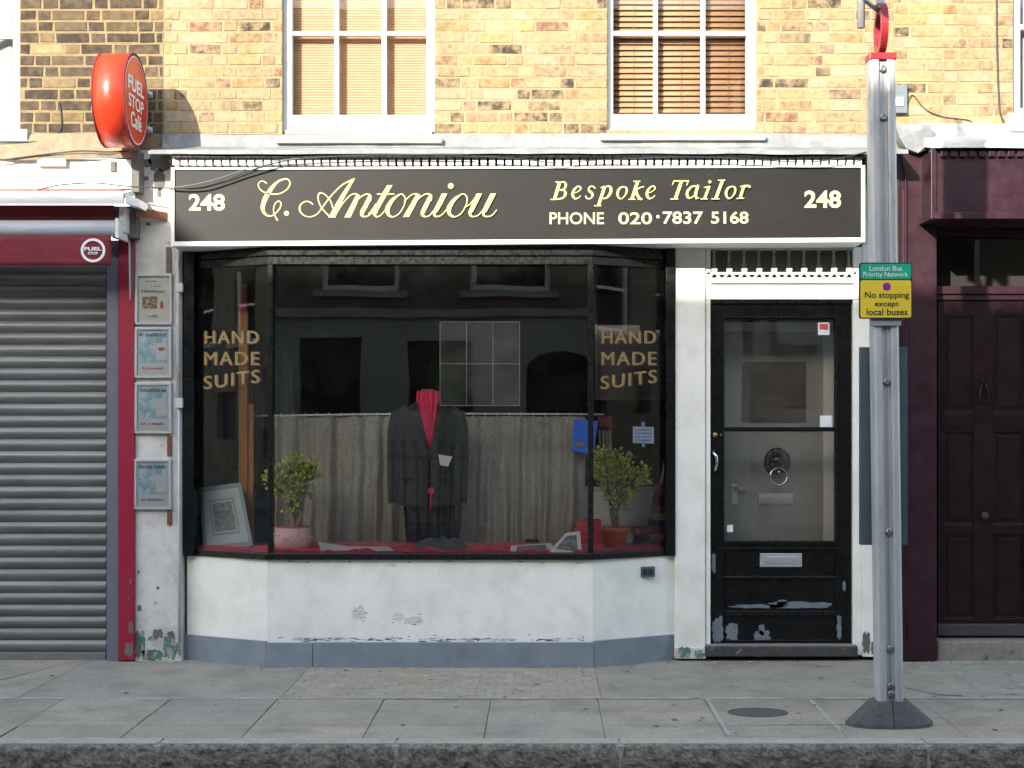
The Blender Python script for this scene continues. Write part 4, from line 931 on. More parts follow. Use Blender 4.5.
# menu frames on the pilaster
def poster(x0, y0, x1, y1, kind, label):
    Y = -.068; r = empty('menu_frame', ray((x0+x1)/2, y1, Y), label, 'poster frame', 'framed posters stacked on the white pilaster')
    m = MB(); w = 2.6
    m.pbox(x0, y0, x1, y0+w, Y, -.04); m.pbox(x0, y1-w, x1, y1, Y, -.04); m.pbox(x0, y0+w, x0+w, y1-w, Y, -.04); m.pbox(x1-w, y0+w, x1, y1-w, Y, -.04); m.build('frame', M['alu'], r, bevel=.003)
    m = MB(); m.pbox(x0+w, y0+w, x1-w, y1-w, -.054, -.045); pp = m.build('poster', M['poster_pale'] if kind == 0 else M['paper'], r)
    s = depth(-.0545); m = MB(); m2 = MB(); m3 = MB(); cx = (x0+x1)/2
    if kind == 0:
        m.pbox(cx-11, y0+23, cx+4, y0+35, -.0555, -.054); m.build('picture', M['food'], r)
        m2.pbox(cx+7, y0+28, cx+10, y0+35, -.0555, -.054); m2.build('picture', M['skinred'], r)
        scrib(m3, cx-8, y0+7, cx+3, y0+8.6, s, 1); scrib(m3, cx-2, y0+12, cx+9, y0+13.4, s, 2); scrib(m3, cx-12, y0+16.5, cx+12, y0+19.2, s, 3); scrib(m3, cx-5, y0+41, cx+5, y0+44, s, 4); m3.build('printing', M['ink'], r)
    else:
        m.pbox(x0+4, y0+5, x1-4, y1-15, -.0555, -.054); m.build('picture', M['poster_blue'], r)
        m2.pbox(cx+3, y0+16, x1-4.5, y1-18, -.0565, -.0555); m2.pbox(x0+5, y1-13, x1-4, y1-5, -.0565, -.054); m2.build('picture', M['paper'], r)
        scrib(m3, x0+5, y0+6, x1-5, y0+9.5, depth(-.057), int(y0)); m3.build('printing', M['greyblue'], r)
        m4 = MB(); s5 = depth(-.0575); scrib(m4, x0+7, y1-11, x1-7, y1-8.6, s5, int(y1))
        if kind == 2: blob(m4, cx+5, y0+20, x1-6, y0+24, s5, 10, .4, .001, 3)
        m4.build('printing', M['skinred'] if kind == 2 else M['ink'], r)
    m = MB(); m.pbox(x0+w-.3, y0+w-.3, x1-w+.3, y1-w+.3, -.062, -.060); m.build('cover_sheet', M['glass_door'], r)
poster(135, 273.5, 171.5, 324.5, 0, 'grey framed food poster with small picture, topmost on the pilaster')
poster(134.5, 327, 171.2, 378, 2, 'framed blue poster with a red mark, second from top on the pilaster')
poster(134.5, 382.5, 171.2, 433.5, 1, 'framed blue poster directly above the gap, third from top on the pilaster')
poster(134, 459, 171, 509.5, 1, 'framed blue poster hanging alone below the gap, lowest on the pilaster')

# ------------------------------------------------------------------ the purple building on the right
RB = empty('purple_building', (XX(960), 0, 0), 'brick building with dark aubergine painted shopfront at the right', 'building')
px0, px1 = xr+.002, 7.2
wR = (XX(1013), XX(1013)+1.0, ZZ(113), 5.0)
m = brickwork(px0, px1, ZZ(128), TOPZ+.1, [wR], YEL, 23); m.build('brickwork', M['brick'], RB)
m = MB(); wall_holes(m, px0, px1, ZZ(150), TOPZ+.1, [wR], .0, .25); m.box(px0, px1, -.03, .3, TOPZ+.1, TOPZ+.2); m.build('wall', M['mortar'], RB)
wo_, _, _ = sash(RB, 1013, 1170, [(1020, 1065), (1070, 1115), (1120, 1163)], (24, 29), 108, 114, 5.0, Yf=.05)
m = MB(); m.pbox(1009, 113, 1180, 129.5, -.07, .08); m.build('sill', M['white_chip'], wo_, bevel=.006)
m = MB(); m.grid(lambda u, v: (XX(1014)+1.0*u, .16+.02*math.sin(u*40), ZZ(112)+1.7*v), 80, 2); m.build('net_curtain', M['curtain_w'], wo_)
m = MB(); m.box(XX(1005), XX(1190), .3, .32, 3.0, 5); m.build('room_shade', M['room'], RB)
m = MB(); m.extrude([(0.02, ZZ(122.5)), (-.015, ZZ(124)), (-.03, ZZ(136, -.03)), (-.20, ZZ(139, -.2)), (-.40, ZZ(143, -.4)), (-.405, ZZ(148, -.4)), (-.36, ZZ(148.5, -.36)), (0.02, ZZ(146))], XX(931, -.3), 6.5, seg=70, jit=.012, smooth=False); m.build('cornice', M['white_old'], RB)
m = MB(); fl = [(895, 124), (933, 124), (933, 140), (928, 149), (918, 153), (906, 148), (900, 138)]
vs = [ray(a, b, -.12-.02*math.sin(a)) for a, b in fl]; m.raw(vs+[v+Vector((0, .12, 0)) for v in vs], [tuple(range(7)), tuple(range(13, 6, -1))]+[(i, (i+1) % 7, 7+(i+1) % 7, 7+i) for i in range(7)]); m.build('lead_flap', M['lead'], RB)
m = MB(); m.pbox(892.3, 150, 937, 661, -.075, .1); PP = m.build('pilaster', M['purple'], RB, bevel=.006)
m = MB(); m.pbox(897, 152, 900, 658, -.09, -.07); m.pbox(903, 190, 906, 655, -.085, -.07); m.build('pilaster_moulding', M['purple'], PP, bevel=.002)
m = MB(); m.pbox(933.5, 149.5, 1160, 213, -.35, .05); FB = m.build('fascia_box', M['purple'], RB, bevel=.006)
m = MB(); m.pbox(931, 212, 1163, 219, -.37, .05); m.pbox(931, 148.5, 937, 213, -.365, -.3); m.build('fascia_moulding', M['purple'], FB, bevel=.005)
m = MB(); x = 941
while x < 1158: m.pbox(x, 151, x+6.5, 156.5, -.375, -.34); x += 9.6
m.build('dentil_course', M['purple'], FB, bevel=.002)
m = MB(); m.pbox(1120, 212, 1165, 661, -.075, .1); m.build('pilaster', M['purple'], RB)
m = MB(); m.pbox(1165, 150, 1560, 661, -.05, .1); m.build('shop_wall', M['purple'], RB)
m = MB(); m.box(px0, px1, .3, .4, -.02, 3.2); m.build('shop_back', M['room'], RB)
Yp = .12
m = MB(); m.pbox(937, 222, 1120, 236, Yp-.04, .25); m.pbox(937, 286, 1120, 294, Yp-.04, .25); m.pbox(937, 293.5, 1120, 300, Yp-.02, .25); TF = m.build('transom_frame', M['purple'], RB, bevel=.004)
m = MB(); m.pbox(937, 236, 1120, 286, Yp+.04, Yp+.045); m.build('transom_pane', M['glass_up'], TF)
for (dx0, nm) in ((937.8, 0), (1029.2, 1)):
    m = MB(); Yq = Yp; w = 90.5
    m.pbox(dx0, 300, dx0+w, 641, Yq+.014, Yq+.05)
    L_, R_ = dx0+5, dx0+36; L2, R2 = dx0+55, dx0+86
    for (a, b, c_, d) in ((dx0, 300, L_, 641), (R_, 300, L2, 641), (R2, 300, dx0+w, 641)): m.pbox(a, b, c_, d, Yq, Yq+.03)
    for (b, d) in ((300, 315), (412, 431), (524, 534), (618, 641)):
        for (a, c_) in ((L_, R_), (L2, R2)): m.pbox(a, b, c_, d, Yq, Yq+.03)
    DL = m.build('door', M['purple_gloss'], RB, bevel=.004)
    m = MB()
    for (b, d) in ((315, 412), (431, 524), (534, 618)):
        for (a, c_) in ((L_, R_), (L2, R2)):
            m.pbox(a, b, a+1.4, d, Yq+.004, Yq+.02); m.pbox(c_-1.4, b, c_, d, Yq+.004, Yq+.02); m.pbox(a+1.4, b, c_-1.4, b+1.4, Yq+.004, Yq+.02); m.pbox(a+1.4, d-1.4, c_-1.4, d, Yq+.004, Yq+.02)
            m.pbox(a+5, b+5, c_-5, d-5, Yq+.006, Yq+.02)
    m.build('panel_moulding', M['purple_gloss'], DL, bevel=.002)
    for a in (dx0+4, dx0+56):
        m = MB(); m.pbox(a, 414.5, a+31, 428, Yq-.006, Yq); m.build('letter_plate', M['purple_gloss'], DL, bevel=.002)
        m = MB(); m.pbox(a+5, 418.5, a+26, 424, Yq-.010, Yq-.004); m.build('letter_slot', M['purple_gloss'], DL)
    if nm == 0:
        m = MB(); c = ray(983.5, 381, Yq-.01); m.ball(c, .014, 10)
        m.tube([ray(983.5, 381, Yq-.015), ray(980.5, 388, Yq-.028), ray(979.5, 398, Yq-.03), ray(983, 401.5, Yq-.032), ray(987.5, 401.5, Yq-.032), ray(989.5, 398, Yq-.03), ray(987, 388, Yq-.028), ray(984.5, 381, Yq-.015)], .0055, 8); m.build('knocker', M['purple_gloss'], DL)
        m = MB(); m.lathe([(0, -.055), (.016, -.053), (.026, -.042), (.024, -.03), (.010, -.02), (.012, 0)], ray(983, 515.5, Yq), 20, axis='y'); m.build('knob', M['step_dark'], DL)
    m = MB(); m.pbox(dx0, 624, dx0+w, 636, Yq-.03, Yq); m.build('weatherboard', M['weather'], DL, bevel=.006)
m = MB(); m.pbox(937.5, 641, 1120, 664, -.02, .3); m.build('step', M['stone'], RB, bevel=.012)

# party wall caps between buildings
for (nm, X_, lab) in ():
    pass

# ------------------------------------------------------------------ cables and box
def cable(pts, r, label, mat='cable', Y=None):
    P_ = [ray(*p) for p in pts]; q = []
    for i in range(len(P_)-1):
        p0, p1, p2, p3 = P_[max(i-1, 0)], P_[i], P_[i+1], P_[min(i+2, len(P_)-1)]
        for k in range(6):
            t = k/6; q.append(.5*((2*p1)+(-p0+p2)*t+(2*p0-5*p1+4*p2-p3)*t*t+(-p0+3*p1-3*p2+p3)*t**3))
    q.append(P_[-1]); m = MB(); m.tube(q, r, 6); m.build('cable', M[mat], org=P_[0], label=label, cat='cable')
cable([(-40, 144, -.09), (0, 142.5, -.09), (30, 142, -.07), (50, 139, -.04), (60, 131, -.01), (61.5, 118, -.01), (59.5, 104, -.01)], .004, 'thin black cable curling up the dark brick beside the left window sill')
cable([(-40, 162, -.18), (0, 160, -.18), (40, 155, -.175), (80, 151, -.17), (110, 152, -.17), (135, 150, -.1)], .005, 'black cable lying along the crumbling render band at the left')
cable([(38, 190, -.2), (60, 185, -.2), (95, 183, -.22), (130, 186.5, -.25), (170, 188, -.33), (200, 187, -.345), (222, 181, -.345), (246, 172, -.35), (275, 163, -.36), (310, 158, -.37), (380, 155, -.38), (470, 155, -.385)], .0048, 'thick black cable sagging across the left end of the tailor sign')
cable([(150, 189, -.2), (185, 186, -.33), (215, 179.5, -.342), (240, 171, -.345), (262, 163, -.35), (300, 158, -.37)], .0028, 'thin grey cable just above the thick one on the tailor sign', 'peel_grey')
cable([(470, 156, -.385), (520, 159, -.385), (560, 163, -.36), (600, 160, -.36), (700, 157, -.385), (800, 162, -.37), (840, 158, -.385), (866, 152, -.37)], .0036, 'thin black cable looping along the dentils above Bespoke Tailor')
cable([(996, -60, -.012), (997, 40, -.012), (998.5, 90, -.012), (1000, 112, -.02), (1004, 122, -.05)], .0055, 'dark cable dropping down the brick beside the right upper window')
cable([(905, 108, -.03), (912, 95, -.012), (922, 106, -.012), (930, 112, -.012), (945, 117, -.012), (968, 120, -.012), (972, 123, -.02)], .003, 'thin dark wire looping from the junction box over the brick')
cable([(900, 150, -.1), (905, 175, -.095), (906, 200, -.095), (906, 300, -.095), (908, 420, -.095), (907, 640, -.095)], .005, 'painted cable running down the aubergine pilaster', 'purple')
JB = empty('junction_box', ray(901, 115, -.03), 'small grey cable junction box on the brick right of the bus stop post', 'junction box')
m = MB(); m.pbox(893, 85, 907.5, 113, -.04, 0); m.build('box', M['peel_grey'], JB, bevel=.004)
m = MB(); m.pbox(896, 97, 904, 106, -.048, -.04); m.build('cover', M['white_old'], JB, bevel=.003)

# ------------------------------------------------------------------ bus stop post
PY = -2.04; bX, bZ = XX(889, PY), 0
lean = (XX(881.3, PY)-XX(889.5, PY))/3.2
def Lx(z): return bX+lean*z
BP = empty('bus_stop_post', (bX, PY, 0), 'tall aluminium bus stop post with red cap and black rubber base on the pavement', 'bus stop')
def lbox(mb, dx0, dx1, y0, y1, z0, z1):
    mb.hexa([(Lx(z0)+dx0, y0, z0), (Lx(z0)+dx1, y0, z0), (Lx(z0)+dx1, y1, z0), (Lx(z0)+dx0, y1, z0), (Lx(z1)+dx0, y0, z1), (Lx(z1)+dx1, y0, z1), (Lx(z1)+dx1, y1, z1), (Lx(z1)+dx0, y1, z1)])
zt = ZZ(62, PY)
prof = [(-.063, .045), (-.064, -.035), (-.060, -.050), (-.050, -.056), (-.030, -.057), (-.020, -.054), (-.019, -.038), (.019, -.038), (.020, -.054), (.030, -.057), (.050, -.056), (.060, -.050), (.064, -.035), (.063, .045)]
m = MB(); n = len(prof)
m.raw([(Lx(.05)+a, PY+b, .05) for a, b in prof]+[(Lx(zt)+a, PY+b, zt) for a, b in prof], [(i, (i+1) % n, n+(i+1) % n, n+i) for i in range(n)]); m.build('post', M['alu'], BP)
m = MB(); lbox(m, -.006, .006, PY-.0395, PY-.038, .1, zt-.001); m.build('groove_strip', M['aludark'], BP)
m = MB(); lbox(m, -.066, .066, PY-.060, PY+.050, zt, zt+.034); m.build('cap', M['ringred'], BP, bevel=.004)
for py in (71, 119, 382, 531, 647, 684, 692):
    z_ = ZZ(py, PY); m = MB(); m.lathe([(0, -.056), (.011, -.057), (.0175, -.053), (.0175, -.036)], (Lx(z_), PY, z_), 6 if py > 200 else 12, axis='y', smooth=False); m.build('bolt', M['steel'], BP)
m = MB(); Yk = PY+.075; m.pbox(860, 347, 907.3, 545, Yk, Yk+.03); m.build('timetable_case', M['greyblue'], BP, bevel=.003)
m = MB(); m.box(Lx(1.0)-.03, Lx(1.0)+.03, PY+.045, Yk, .95, 1.0); m.box(Lx(1.7)-.03, Lx(1.7)+.03, PY+.045, Yk, 1.65, 1.7); m.build('case_bracket', M['aludark'], BP)
# rubber feet in two halves
for sgn in (-1, 1):
    m = MB(); r0, r1 = .215, .088; pts0 = []; pts1 = []
    for k in range(7):
        a = math.pi*k/6; pts0.append((r0*math.sin(a)*1.0, -r0*.55*math.cos(a))); pts1.append((r1*min(1, math.sin(a)*1.3), -.075*math.cos(a)))
    off = .0015
    V = [(bX+sgn*(off+a), PY+b, .0) for a, b in pts0]+[(bX+sgn*(off+a), PY+b, .018) for a, b in pts0]+[(bX+sgn*(off+a), PY+b, .125) for a, b in pts1]
    fcs = []
    for l in range(2):
        for i in range(6): fcs.append((l*7+i, l*7+i+1, (l+1)*7+i+1, (l+1)*7+i))
        fcs.append((l*7+6, l*7, (l+1)*7, (l+1)*7+6))
    fcs.append(tuple(14+i for i in range(7))); m.raw(V, fcs); m.build('rubber_foot', M['rubber'], BP, bevel=.004)
# ring bracket and flag with its frame tube above
m = MB(); rc = Vector((Lx(zt)+.002, PY, zt+.036+.125)); nseg = 36; wd = .017
for k in range(nseg):
    a, b = 2*math.pi*k/nseg, 2*math.pi*(k+1)/nseg; q = []
    for t in (a, b):
        for rr_ in (.125, .085): q.append((rr_*math.cos(t), rr_*math.sin(t)))
    tw = .28
    def pt(yy, zz, dx): return rc+Vector((dx+yy*tw*.2, yy, zz))
    m.raw([pt(*q[0], -wd), pt(*q[0], wd), pt(*q[1], wd), pt(*q[1], -wd), pt(*q[2], -wd), pt(*q[2], wd), pt(*q[3], wd), pt(*q[3], -wd)], [(0, 1, 5, 4), (2, 3, 7, 6), (1, 2, 6, 5), (0, 4, 7, 3)])
m.build('ring_bracket', M['ringred'], BP)
m = MB(); tx = XX(861, -2.12); m.tube([(tx, -2.12, ZZ(28, -2.12)), (tx, -2.12, 4.25)], .019, 14); m.tube([(tx, -2.12, 4.2), (tx, -2.60, 4.2)], .019, 10); m.tube([(tx, -2.12, 3.56), (Lx(zt), -2.05, 3.50)], .012, 8); m.build('flag_tube', M['alu'], BP)
m = MB(); m.box(tx-.008, tx+.008, -2.60, -2.12, 3.55, 4.2); m.build('flag', M['whitemetal'], BP)
m = MB(); lbox(m, -.02, .02, PY-.02, PY+.02, zt+.28, 3.62); m.build('bracket_arm', M['whitemetal'], BP)

NS = empty('no_stopping_sign', ray(886, 318, -2.12), 'yellow and green no stopping sign plate on the bus stop post', 'road sign')
def rbox(mb, x0, y0, x1, y1, Yf, Yb, r=2.5, mi=0):
    P_ = []
    for (cx_, cy_, a0) in ((x1-r, y0+r, -90), (x1-r, y1-r, 0), (x0+r, y1-r, 90), (x0+r, y0+r, 180)):
        for k in range(5): a = math.radians(a0+k*22.5); P_.append((cx_+r*math.cos(a), cy_+r*math.sin(a)))
    vs = [ray(*p, Yf) for p in P_]; n_ = len(vs); vs += [v+Vector((0, Yb-Yf, 0)) for v in vs]
    mb.raw(vs, [tuple(range(n_)), tuple(range(2*n_-1, n_-1, -1))]+[(i, (i+1) % n_, n_+(i+1) % n_, n_+i) for i in range(n_)], mi=mi)
m = MB(); rbox(m, 859.3, 262.6, 912.2, 318.6, -2.125, -2.110); m.build('plate', M['ink'], NS)
m = MB(); rbox(m, 860.5, 263.8, 911.2, 279, -2.1265, -2.1245, 2); m.build('green_panel', M['green'], NS)
m = MB(); rbox(m, 860.5, 280.2, 911.2, 317.5, -2.1265, -2.1245, 2); m.build('yellow_panel', M['yellow'], NS)
s = depth(-2.1268); m = MB(); text_mb(m, 'London Bus', 869.5, 265.8, 902, 270.8, s, bold=.0); text_mb(m, 'Priority Network', 863.3, 272, 908, 278.2, s, bold=.0); m.build('heading_lettering', M['paper'], NS)
m = MB(); text_mb(m, 'No stopping', 864.8, 291.8, 909, 299.8, s, bold=.012); text_mb(m, 'except', 874.8, 301.8, 898.8, 308, s, bold=.012); text_mb(m, 'local buses', 866.5, 308.6, 907.5, 315.2, s, bold=.012); m.build('message_lettering', M['ink'], NS)
m = MB(); blob(m, 882.9, 283, 890.5, 290.3, s, 30, 0.0, .0012, 1); m.face([s(886.7+3.9*math.cos(a), 286.6+3.9*math.sin(a))+Vector((0, -.002, 0)) for a in [2*math.pi*k/28 for k in range(28)]]); m.build('dot', M['magenta'], NS)
m = MB(); m.box(XX(870, -2.1), XX(901, -2.1), -2.11, -2.09, ZZ(326, -2.1), ZZ(310, -2.1)); m.build('clamp', M['aludark'], NS, bevel=.003)

# ------------------------------------------------------------------ things in the shop window
def on_bed(px, Y): return Vector((XX(px, Y), Y, ZS))
# red cloth
m = MB()
def clothf(u, v):
    X = XX(196)+(XX(664)-XX(196))*u; Yf = -.215
    xa, xb = XX(267, -.28), XX(593, -.28)
    if X < xa: Yf = -.215+(xa-X)/(xa-XX(196))*.255
    if X > xb: Yf = -.215+(X-xb)/(XX(664)-xb)*.255
    Y = Yf+(.42-Yf)*v; hgt = .030+.022*abs(mnoise.noise((X*5, Y*6, 2)))+.02*abs(mnoise.noise((X*11, Y*9, 6)))+(.02*max(0, mnoise.noise((X*2.2, 3, 6))) if v < .5 else 0)
    return (X, Y, ZS+(hgt if 0 < v else .004))
m.grid(clothf, 160, 26); m.build('red_cloth', M['cloth_red'], org=on_bed(430, 0), label='crumpled crimson cloth covering the floor of the shop window', cat='cloth')
# curtain
CU = empty('half_curtain', (XX(430, .45), .45, ZS), 'coarse grey hessian half curtain hanging across the shop window', 'curtain')
def curt(a, b):
    def f(u, v):
        X = XX(a, .45)+(XX(b, .45)-XX(a, .45))*u
        w = .075*mnoise.noise((X*7.5+.5*v, v*.7, 8))+.032*math.sin(X*52+2.5*math.sin(X*8+1)+.9*mnoise.noise((X*5, v*1.2, 0)))+.010*math.sin(X*103+2*v); k = .35+.65*v
        top = ZZ(416+1.5*abs(mnoise.noise((X*25, 0, 0))), .45); return (X+.01*mnoise.noise((X*5, v*4, 3)), .45+w*k, top-(top-ZS-.01)*v)
    return f
m = MB(); m.grid(curt(275, 406), 300, 24); m.build('curtain_cloth', M['hessian'], CU)
m = MB(); m.grid(curt(455, 586), 300, 24); m.build('curtain_cloth', M['hessian'], CU)
m = MB(); m.tube([ray(255, 415.8, .44), ray(430, 413.6, .44), ray(604, 414.4, .44)], .006, 8); m.build('curtain_rod', M['whitemetal'], CU)
m = MB()
for k in range(26): px = 281+k*12; m.tube([ray(px, 412.5, .44), ray(px+.5, 417, .443)], .0025, 5)
m.build('hook', M['whitemetal'], CU)
# dummy and suit
DX, DYY = XX(428, .16), .16
TD = empty('tailor_dummy', (DX, DYY, ZS), 'dark tailor dummy on a stand carrying the charcoal jacket', 'tailor dummy')
z_ = lambda py: ZZ(py, DYY)
m = MB(); m.lathe([(.05, z_(392)), (.052, z_(400)), (.065, z_(406)), (.15, z_(412)), (.17, z_(430)), (.15, z_(470)), (.16, z_(500)), (.12, z_(512))], (DX, DYY, 0), 24, sq=(1, .55)); m.build('torso', M['suit_dark'], TD)
m = MB(); m.lathe([(0, z_(389)), (.045, z_(389.3)), (.05, z_(392))], (DX, DYY, 0), 20, sq=(1, .8)); m.build('neck_cap', M['wood'], TD)
m = MB(); m.tube([(DX, DYY, ZS+.03), (DX, DYY, z_(505))], .02, 10); m.lathe([(.12, ZS+.01), (.11, ZS+.03), (.03, ZS+.045)], (DX, DYY, 0), 24); m.build('stand', M['suit_dark'], TD)
JK = empty('suit_jacket', (DX, DYY, z_(505)), 'charcoal suit jacket with a white ticket displayed in the window centre', 'jacket')
def section(u, v):
    # v: 0 shoulder .. 1 hem; open front with overlapping edges
    py = 402+v*103; a = -math.pi/2+.09+(2*math.pi-.18)*u
    hw = [.075, .178, .198, .196, .188, .180, .186, .198, .205][min(8, int(v*8))]; nx = [.075, .178, .198, .196, .188, .180, .186, .198, .205][min(8, int(v*8)+1)]
    hw = hw+(nx-hw)*(v*8-int(v*8)); dp = .075+.035*min(1, v*4)
    r_ = .006*mnoise.noise((u*7, v*5, 1))
    x_ = (hw+r_)*math.copysign(abs(math.cos(a))**.8, math.cos(a)); y_ = (dp+r_)*math.sin(a)
    sh = 0
    return (DX+x_, DYY+y_, z_(py)+sh)
m = MB(); m.grid(section, 64, 40); m.build('jacket_body', M['suit'], JK, solid=.006)
for sg in (-1, 1):
    m = MB(); m.tube([(DX+sg*.13, DYY+.01, z_(411)), (DX+sg*.19, DYY+.01, z_(416)), (DX+sg*.205, DYY, z_(430)), (DX+sg*.212, DYY-.01, z_(455)), (DX+sg*.214, DYY-.02, z_(478)), (DX+sg*.210, DYY-.03, z_(503))], [.042, .052, .052, .048, .044, .040], 16); m.build('sleeve', M['suit'], JK)
    # lapel
    m = MB(); yq = DYY-.122
    L_ = [(DX+sg*.052, DYY-.06, z_(402)), (DX+sg*.105, DYY-.098, z_(418)), (DX+sg*.118, DYY-.105, z_(424)), (DX+sg*.098, DYY-.112, z_(427)), (DX+sg*.108, DYY-.112, z_(431)), (DX+sg*.006, DYY-.128, z_(462)), (DX+sg*.004, DYY-.124, z_(447)), (DX+sg*.03, DYY-.105, z_(420))]
    c_ = (DX+sg*.058, DYY-.118, z_(428))
    for i in range(8): m.face([c_, L_[i], L_[(i+1) % 8]])
    m.build('lapel', M['suit'], JK, solid=.004)
    m = MB(); m.box(min(DX+sg*.075, DX+sg*.155), max(DX+sg*.075, DX+sg*.155), DYY-.121, DYY-.10, z_(480), z_(477)); m.build('pocket_flap', M['suit_dark'], JK)
for py in (467, 480): m = MB(); m.lathe([(0, -.006), (.009, -.005), (.009, 0)], (DX+.012, DYY-.118, z_(py)), 12, axis='y'); m.build('button', M['ink'], JK)
m = MB(); a = [ray(438.5, 454.5, .01), ray(452.5, 456.5, .02), ray(448, 466.5, .02), ray(440, 465, .01)]; m.face(a); m.build('ticket', M['paper'], JK, solid=.002)
SC_ = MB()
def crav(u, v):
    py = 391+v*56; hw = 12.2*(1-v)**.75+.4 if v > .18 else 11+1.2*math.sin(v/.18*1.5); px = 428+(u-.5)*2*hw+(-.8+.8*(1-v)+3*v)*.9
    return ray(px, py, .045+.010*math.sin(u*26+v*2)+.05*(abs(u-.5)*2)**2*(1-v)-.02*math.sin(v*3))
SC_.grid(crav, 36, 24); SC_.build('red_cravat', M['cravat'], org=ray(428, 447, .04), solid=.003, label='red satin cloth gathered in the neck of the charcoal jacket', cat='cravat')
m = MB(); rr = random.Random(4)
for k in range(5): a = 2*math.pi*k/5; m.ball(ray(431, 491, .02)+Vector((.012*math.cos(a), 0, .014*math.sin(a))), .011, 8)
m.tube([ray(431, 495, .03), ray(430, 510, .05)], .004, 6)
m.build('red_tassel', M['cravat'], org=ray(431, 495, .03), label='small red tassel hanging at the jacket hem', cat='tassel')
m = MB()
m.grid(lambda u, v: ray(404+(u*50)+3*v, 506+36*v, .16+.025*math.sin(u*14)-.04*(1-abs(2*u-1))), 40, 12)
m.build('hanging_trousers', M['suit_dark'], org=ray(430, 542, .1), solid=.012, label='black trousers hanging on the dummy below the jacket', cat='trousers')
m = MB()
def heap(u, v):
    X = XX(414, -.02)+(XX(468, -.02)-XX(414, -.02))*u; Y = -.14+.24*v; e = math.sin(math.pi*u)**.5*math.sin(math.pi*v)**.6
    return (X+.02*mnoise.noise((u*4, v*4, 4)), Y, ZS+.035+e*(.06+.045*mnoise.noise((u*6, v*5, 0)))+.008*mnoise.noise((u*20, v*14, 3)))
m.grid(heap, 50, 20); m.build('folded_trousers', M['bluegrey'], org=on_bed(440, 0), label='heap of grey blue suit cloth on the red cloth below the jacket', cat='cloth')

# jade plants
def jade(name, px, Y, potm, pr, ph, crown, label, seed, painted=False):
    base = on_bed(px, Y)+Vector((0, 0, .022)); r = empty(name, base, label, 'pot plant'); rr = random.Random(seed)
    m = MB(); x_, y_, zz = base
    if painted: prof = [(.62*pr, 0), (.82*pr, .12*ph), (1.02*pr, .45*ph), (.98*pr, .72*ph), (.88*pr, .9*ph), (.94*pr, ph), (.86*pr, ph), (.8*pr, .88*ph)]
    else: prof = [(.70*pr, 0), (.86*pr, .74*ph), (.88*pr, .75*ph), (1.0*pr, .75*ph), (1.03*pr, ph), (.93*pr, ph), (.9*pr, .86*ph)]
    m.lathe(prof, (x_, y_, zz), 32); m.build('pot', potm, r)
    if painted:
        m = MB(); m.lathe([(.80*pr, ph*.97), (.86*pr, ph*1.0), (.86*pr, ph*1.035), (.8*pr, ph*1.035)], (x_, y_, zz), 32); m.build('pot_rim', M['terracotta'], r)
        m = MB(); m2 = MB()
        for k in range(26):
            a = 2*math.pi*k/26; (m if k % 2 else m2).ball((x_+1.015*pr*math.cos(a), y_+1.015*pr*math.sin(a), zz+ph*(.62+.07*(-1)**(k//2))), .0045, 6)
        m.build('flower_pattern', M['greyblue'], r); m2.build('flower_pattern', M['skinred'], r)
    m = MB(); m.lathe([(0, zz+ph*.9), (.86*pr, zz+ph*.88)], (x_, y_, 0), 20); m.build('soil', M['soil'], r)
    tips = []; tr = MB(); x0c, y0c, x1c, y1c = crown
    def branch(p, d, L_, rad, lev):
        n_ = 4; pts = [p]; q = Vector(p)
        for i in range(n_): d = (d+Vector((rr.uniform(-.22, .22), rr.uniform(-.22, .22), rr.uniform(-.02, .14)))).normalized(); q = q+d*L_/n_; pts.append(q.copy())
        tr.tube(pts, [rad*(1-.4*i/n_) for i in range(n_+1)], 7)
        if lev >= 1: tips.extend(pts[1:])
        if lev < 3:
            for k in range(rr.choice([2, 3, 3])): dd = (d+Vector((rr.uniform(-1, 1), rr.uniform(-.8, .8), rr.uniform(-.15, .7)))).normalized(); branch(pts[rr.choice([3, 4])], dd, L_*.86, rad*.6, lev+1)
    H_ = (y1c-y0c)*(Y+D)/F
    branch((x_, y_, zz+ph*.85), Vector((0, 0, 1)), H_*.36, pr*.2, 0); branch((x_+.01, y_, zz+ph*.85), Vector((.3, 0, .9)), H_*.34, pr*.14, 0)
    tr.build('stem', M['bark'], r)
    rr.shuffle(tips); tips = tips[:95]; lf = MB(); C_ = ray((x0c+x1c)/2, (y0c+y1c)/2, Y); hw = (x1c-x0c)/2*(Y+D)/F; hh = H_/2
    for k in range(1000):
        t = rr.choice(tips); p = t+Vector((rr.gauss(0, .021), rr.gauss(0, .021), rr.gauss(0, .021)))
        if ((p.x-C_.x)/hw)**2+((p.z-C_.z)/hh)**2 > 1.55: continue
        d = Vector((p.x-C_.x, p.y-y_, (p.z-C_.z)*.7+.05)).normalized()+Vector((rr.gauss(0, .5), rr.gauss(0, .5), rr.gauss(0, .4))); d.normalize()
        sd_ = d.cross(Vector((rr.gauss(0, 1), rr.gauss(0, 1), rr.gauss(0, 1)))).normalized(); nn = d.cross(sd_); l = rr.uniform(.020, .050); w = l*.36
        v_ = rr.random(); c_ = (.34+.24*v_, .42+.22*v_, .06+.05*v_) if rr.random() > .15 else (.60, .62, .32)
        a0 = p; a1 = p+d*l*.45+sd_*w+nn*.002; a2 = p+d*l; a3 = p+d*l*.45-sd_*w+nn*.002; mid = p+d*l*.5-nn*.003; up = p+d*l*.5+nn*.004
        lf.raw([a0, a1, a2, a3, mid, up], [(0, 1, 5), (1, 2, 5), (2, 3, 5), (3, 0, 5), (1, 0, 4), (2, 1, 4), (3, 2, 4), (0, 3, 4)], c_, 0, True)
    lf.build('foliage', M['leaf'], r)
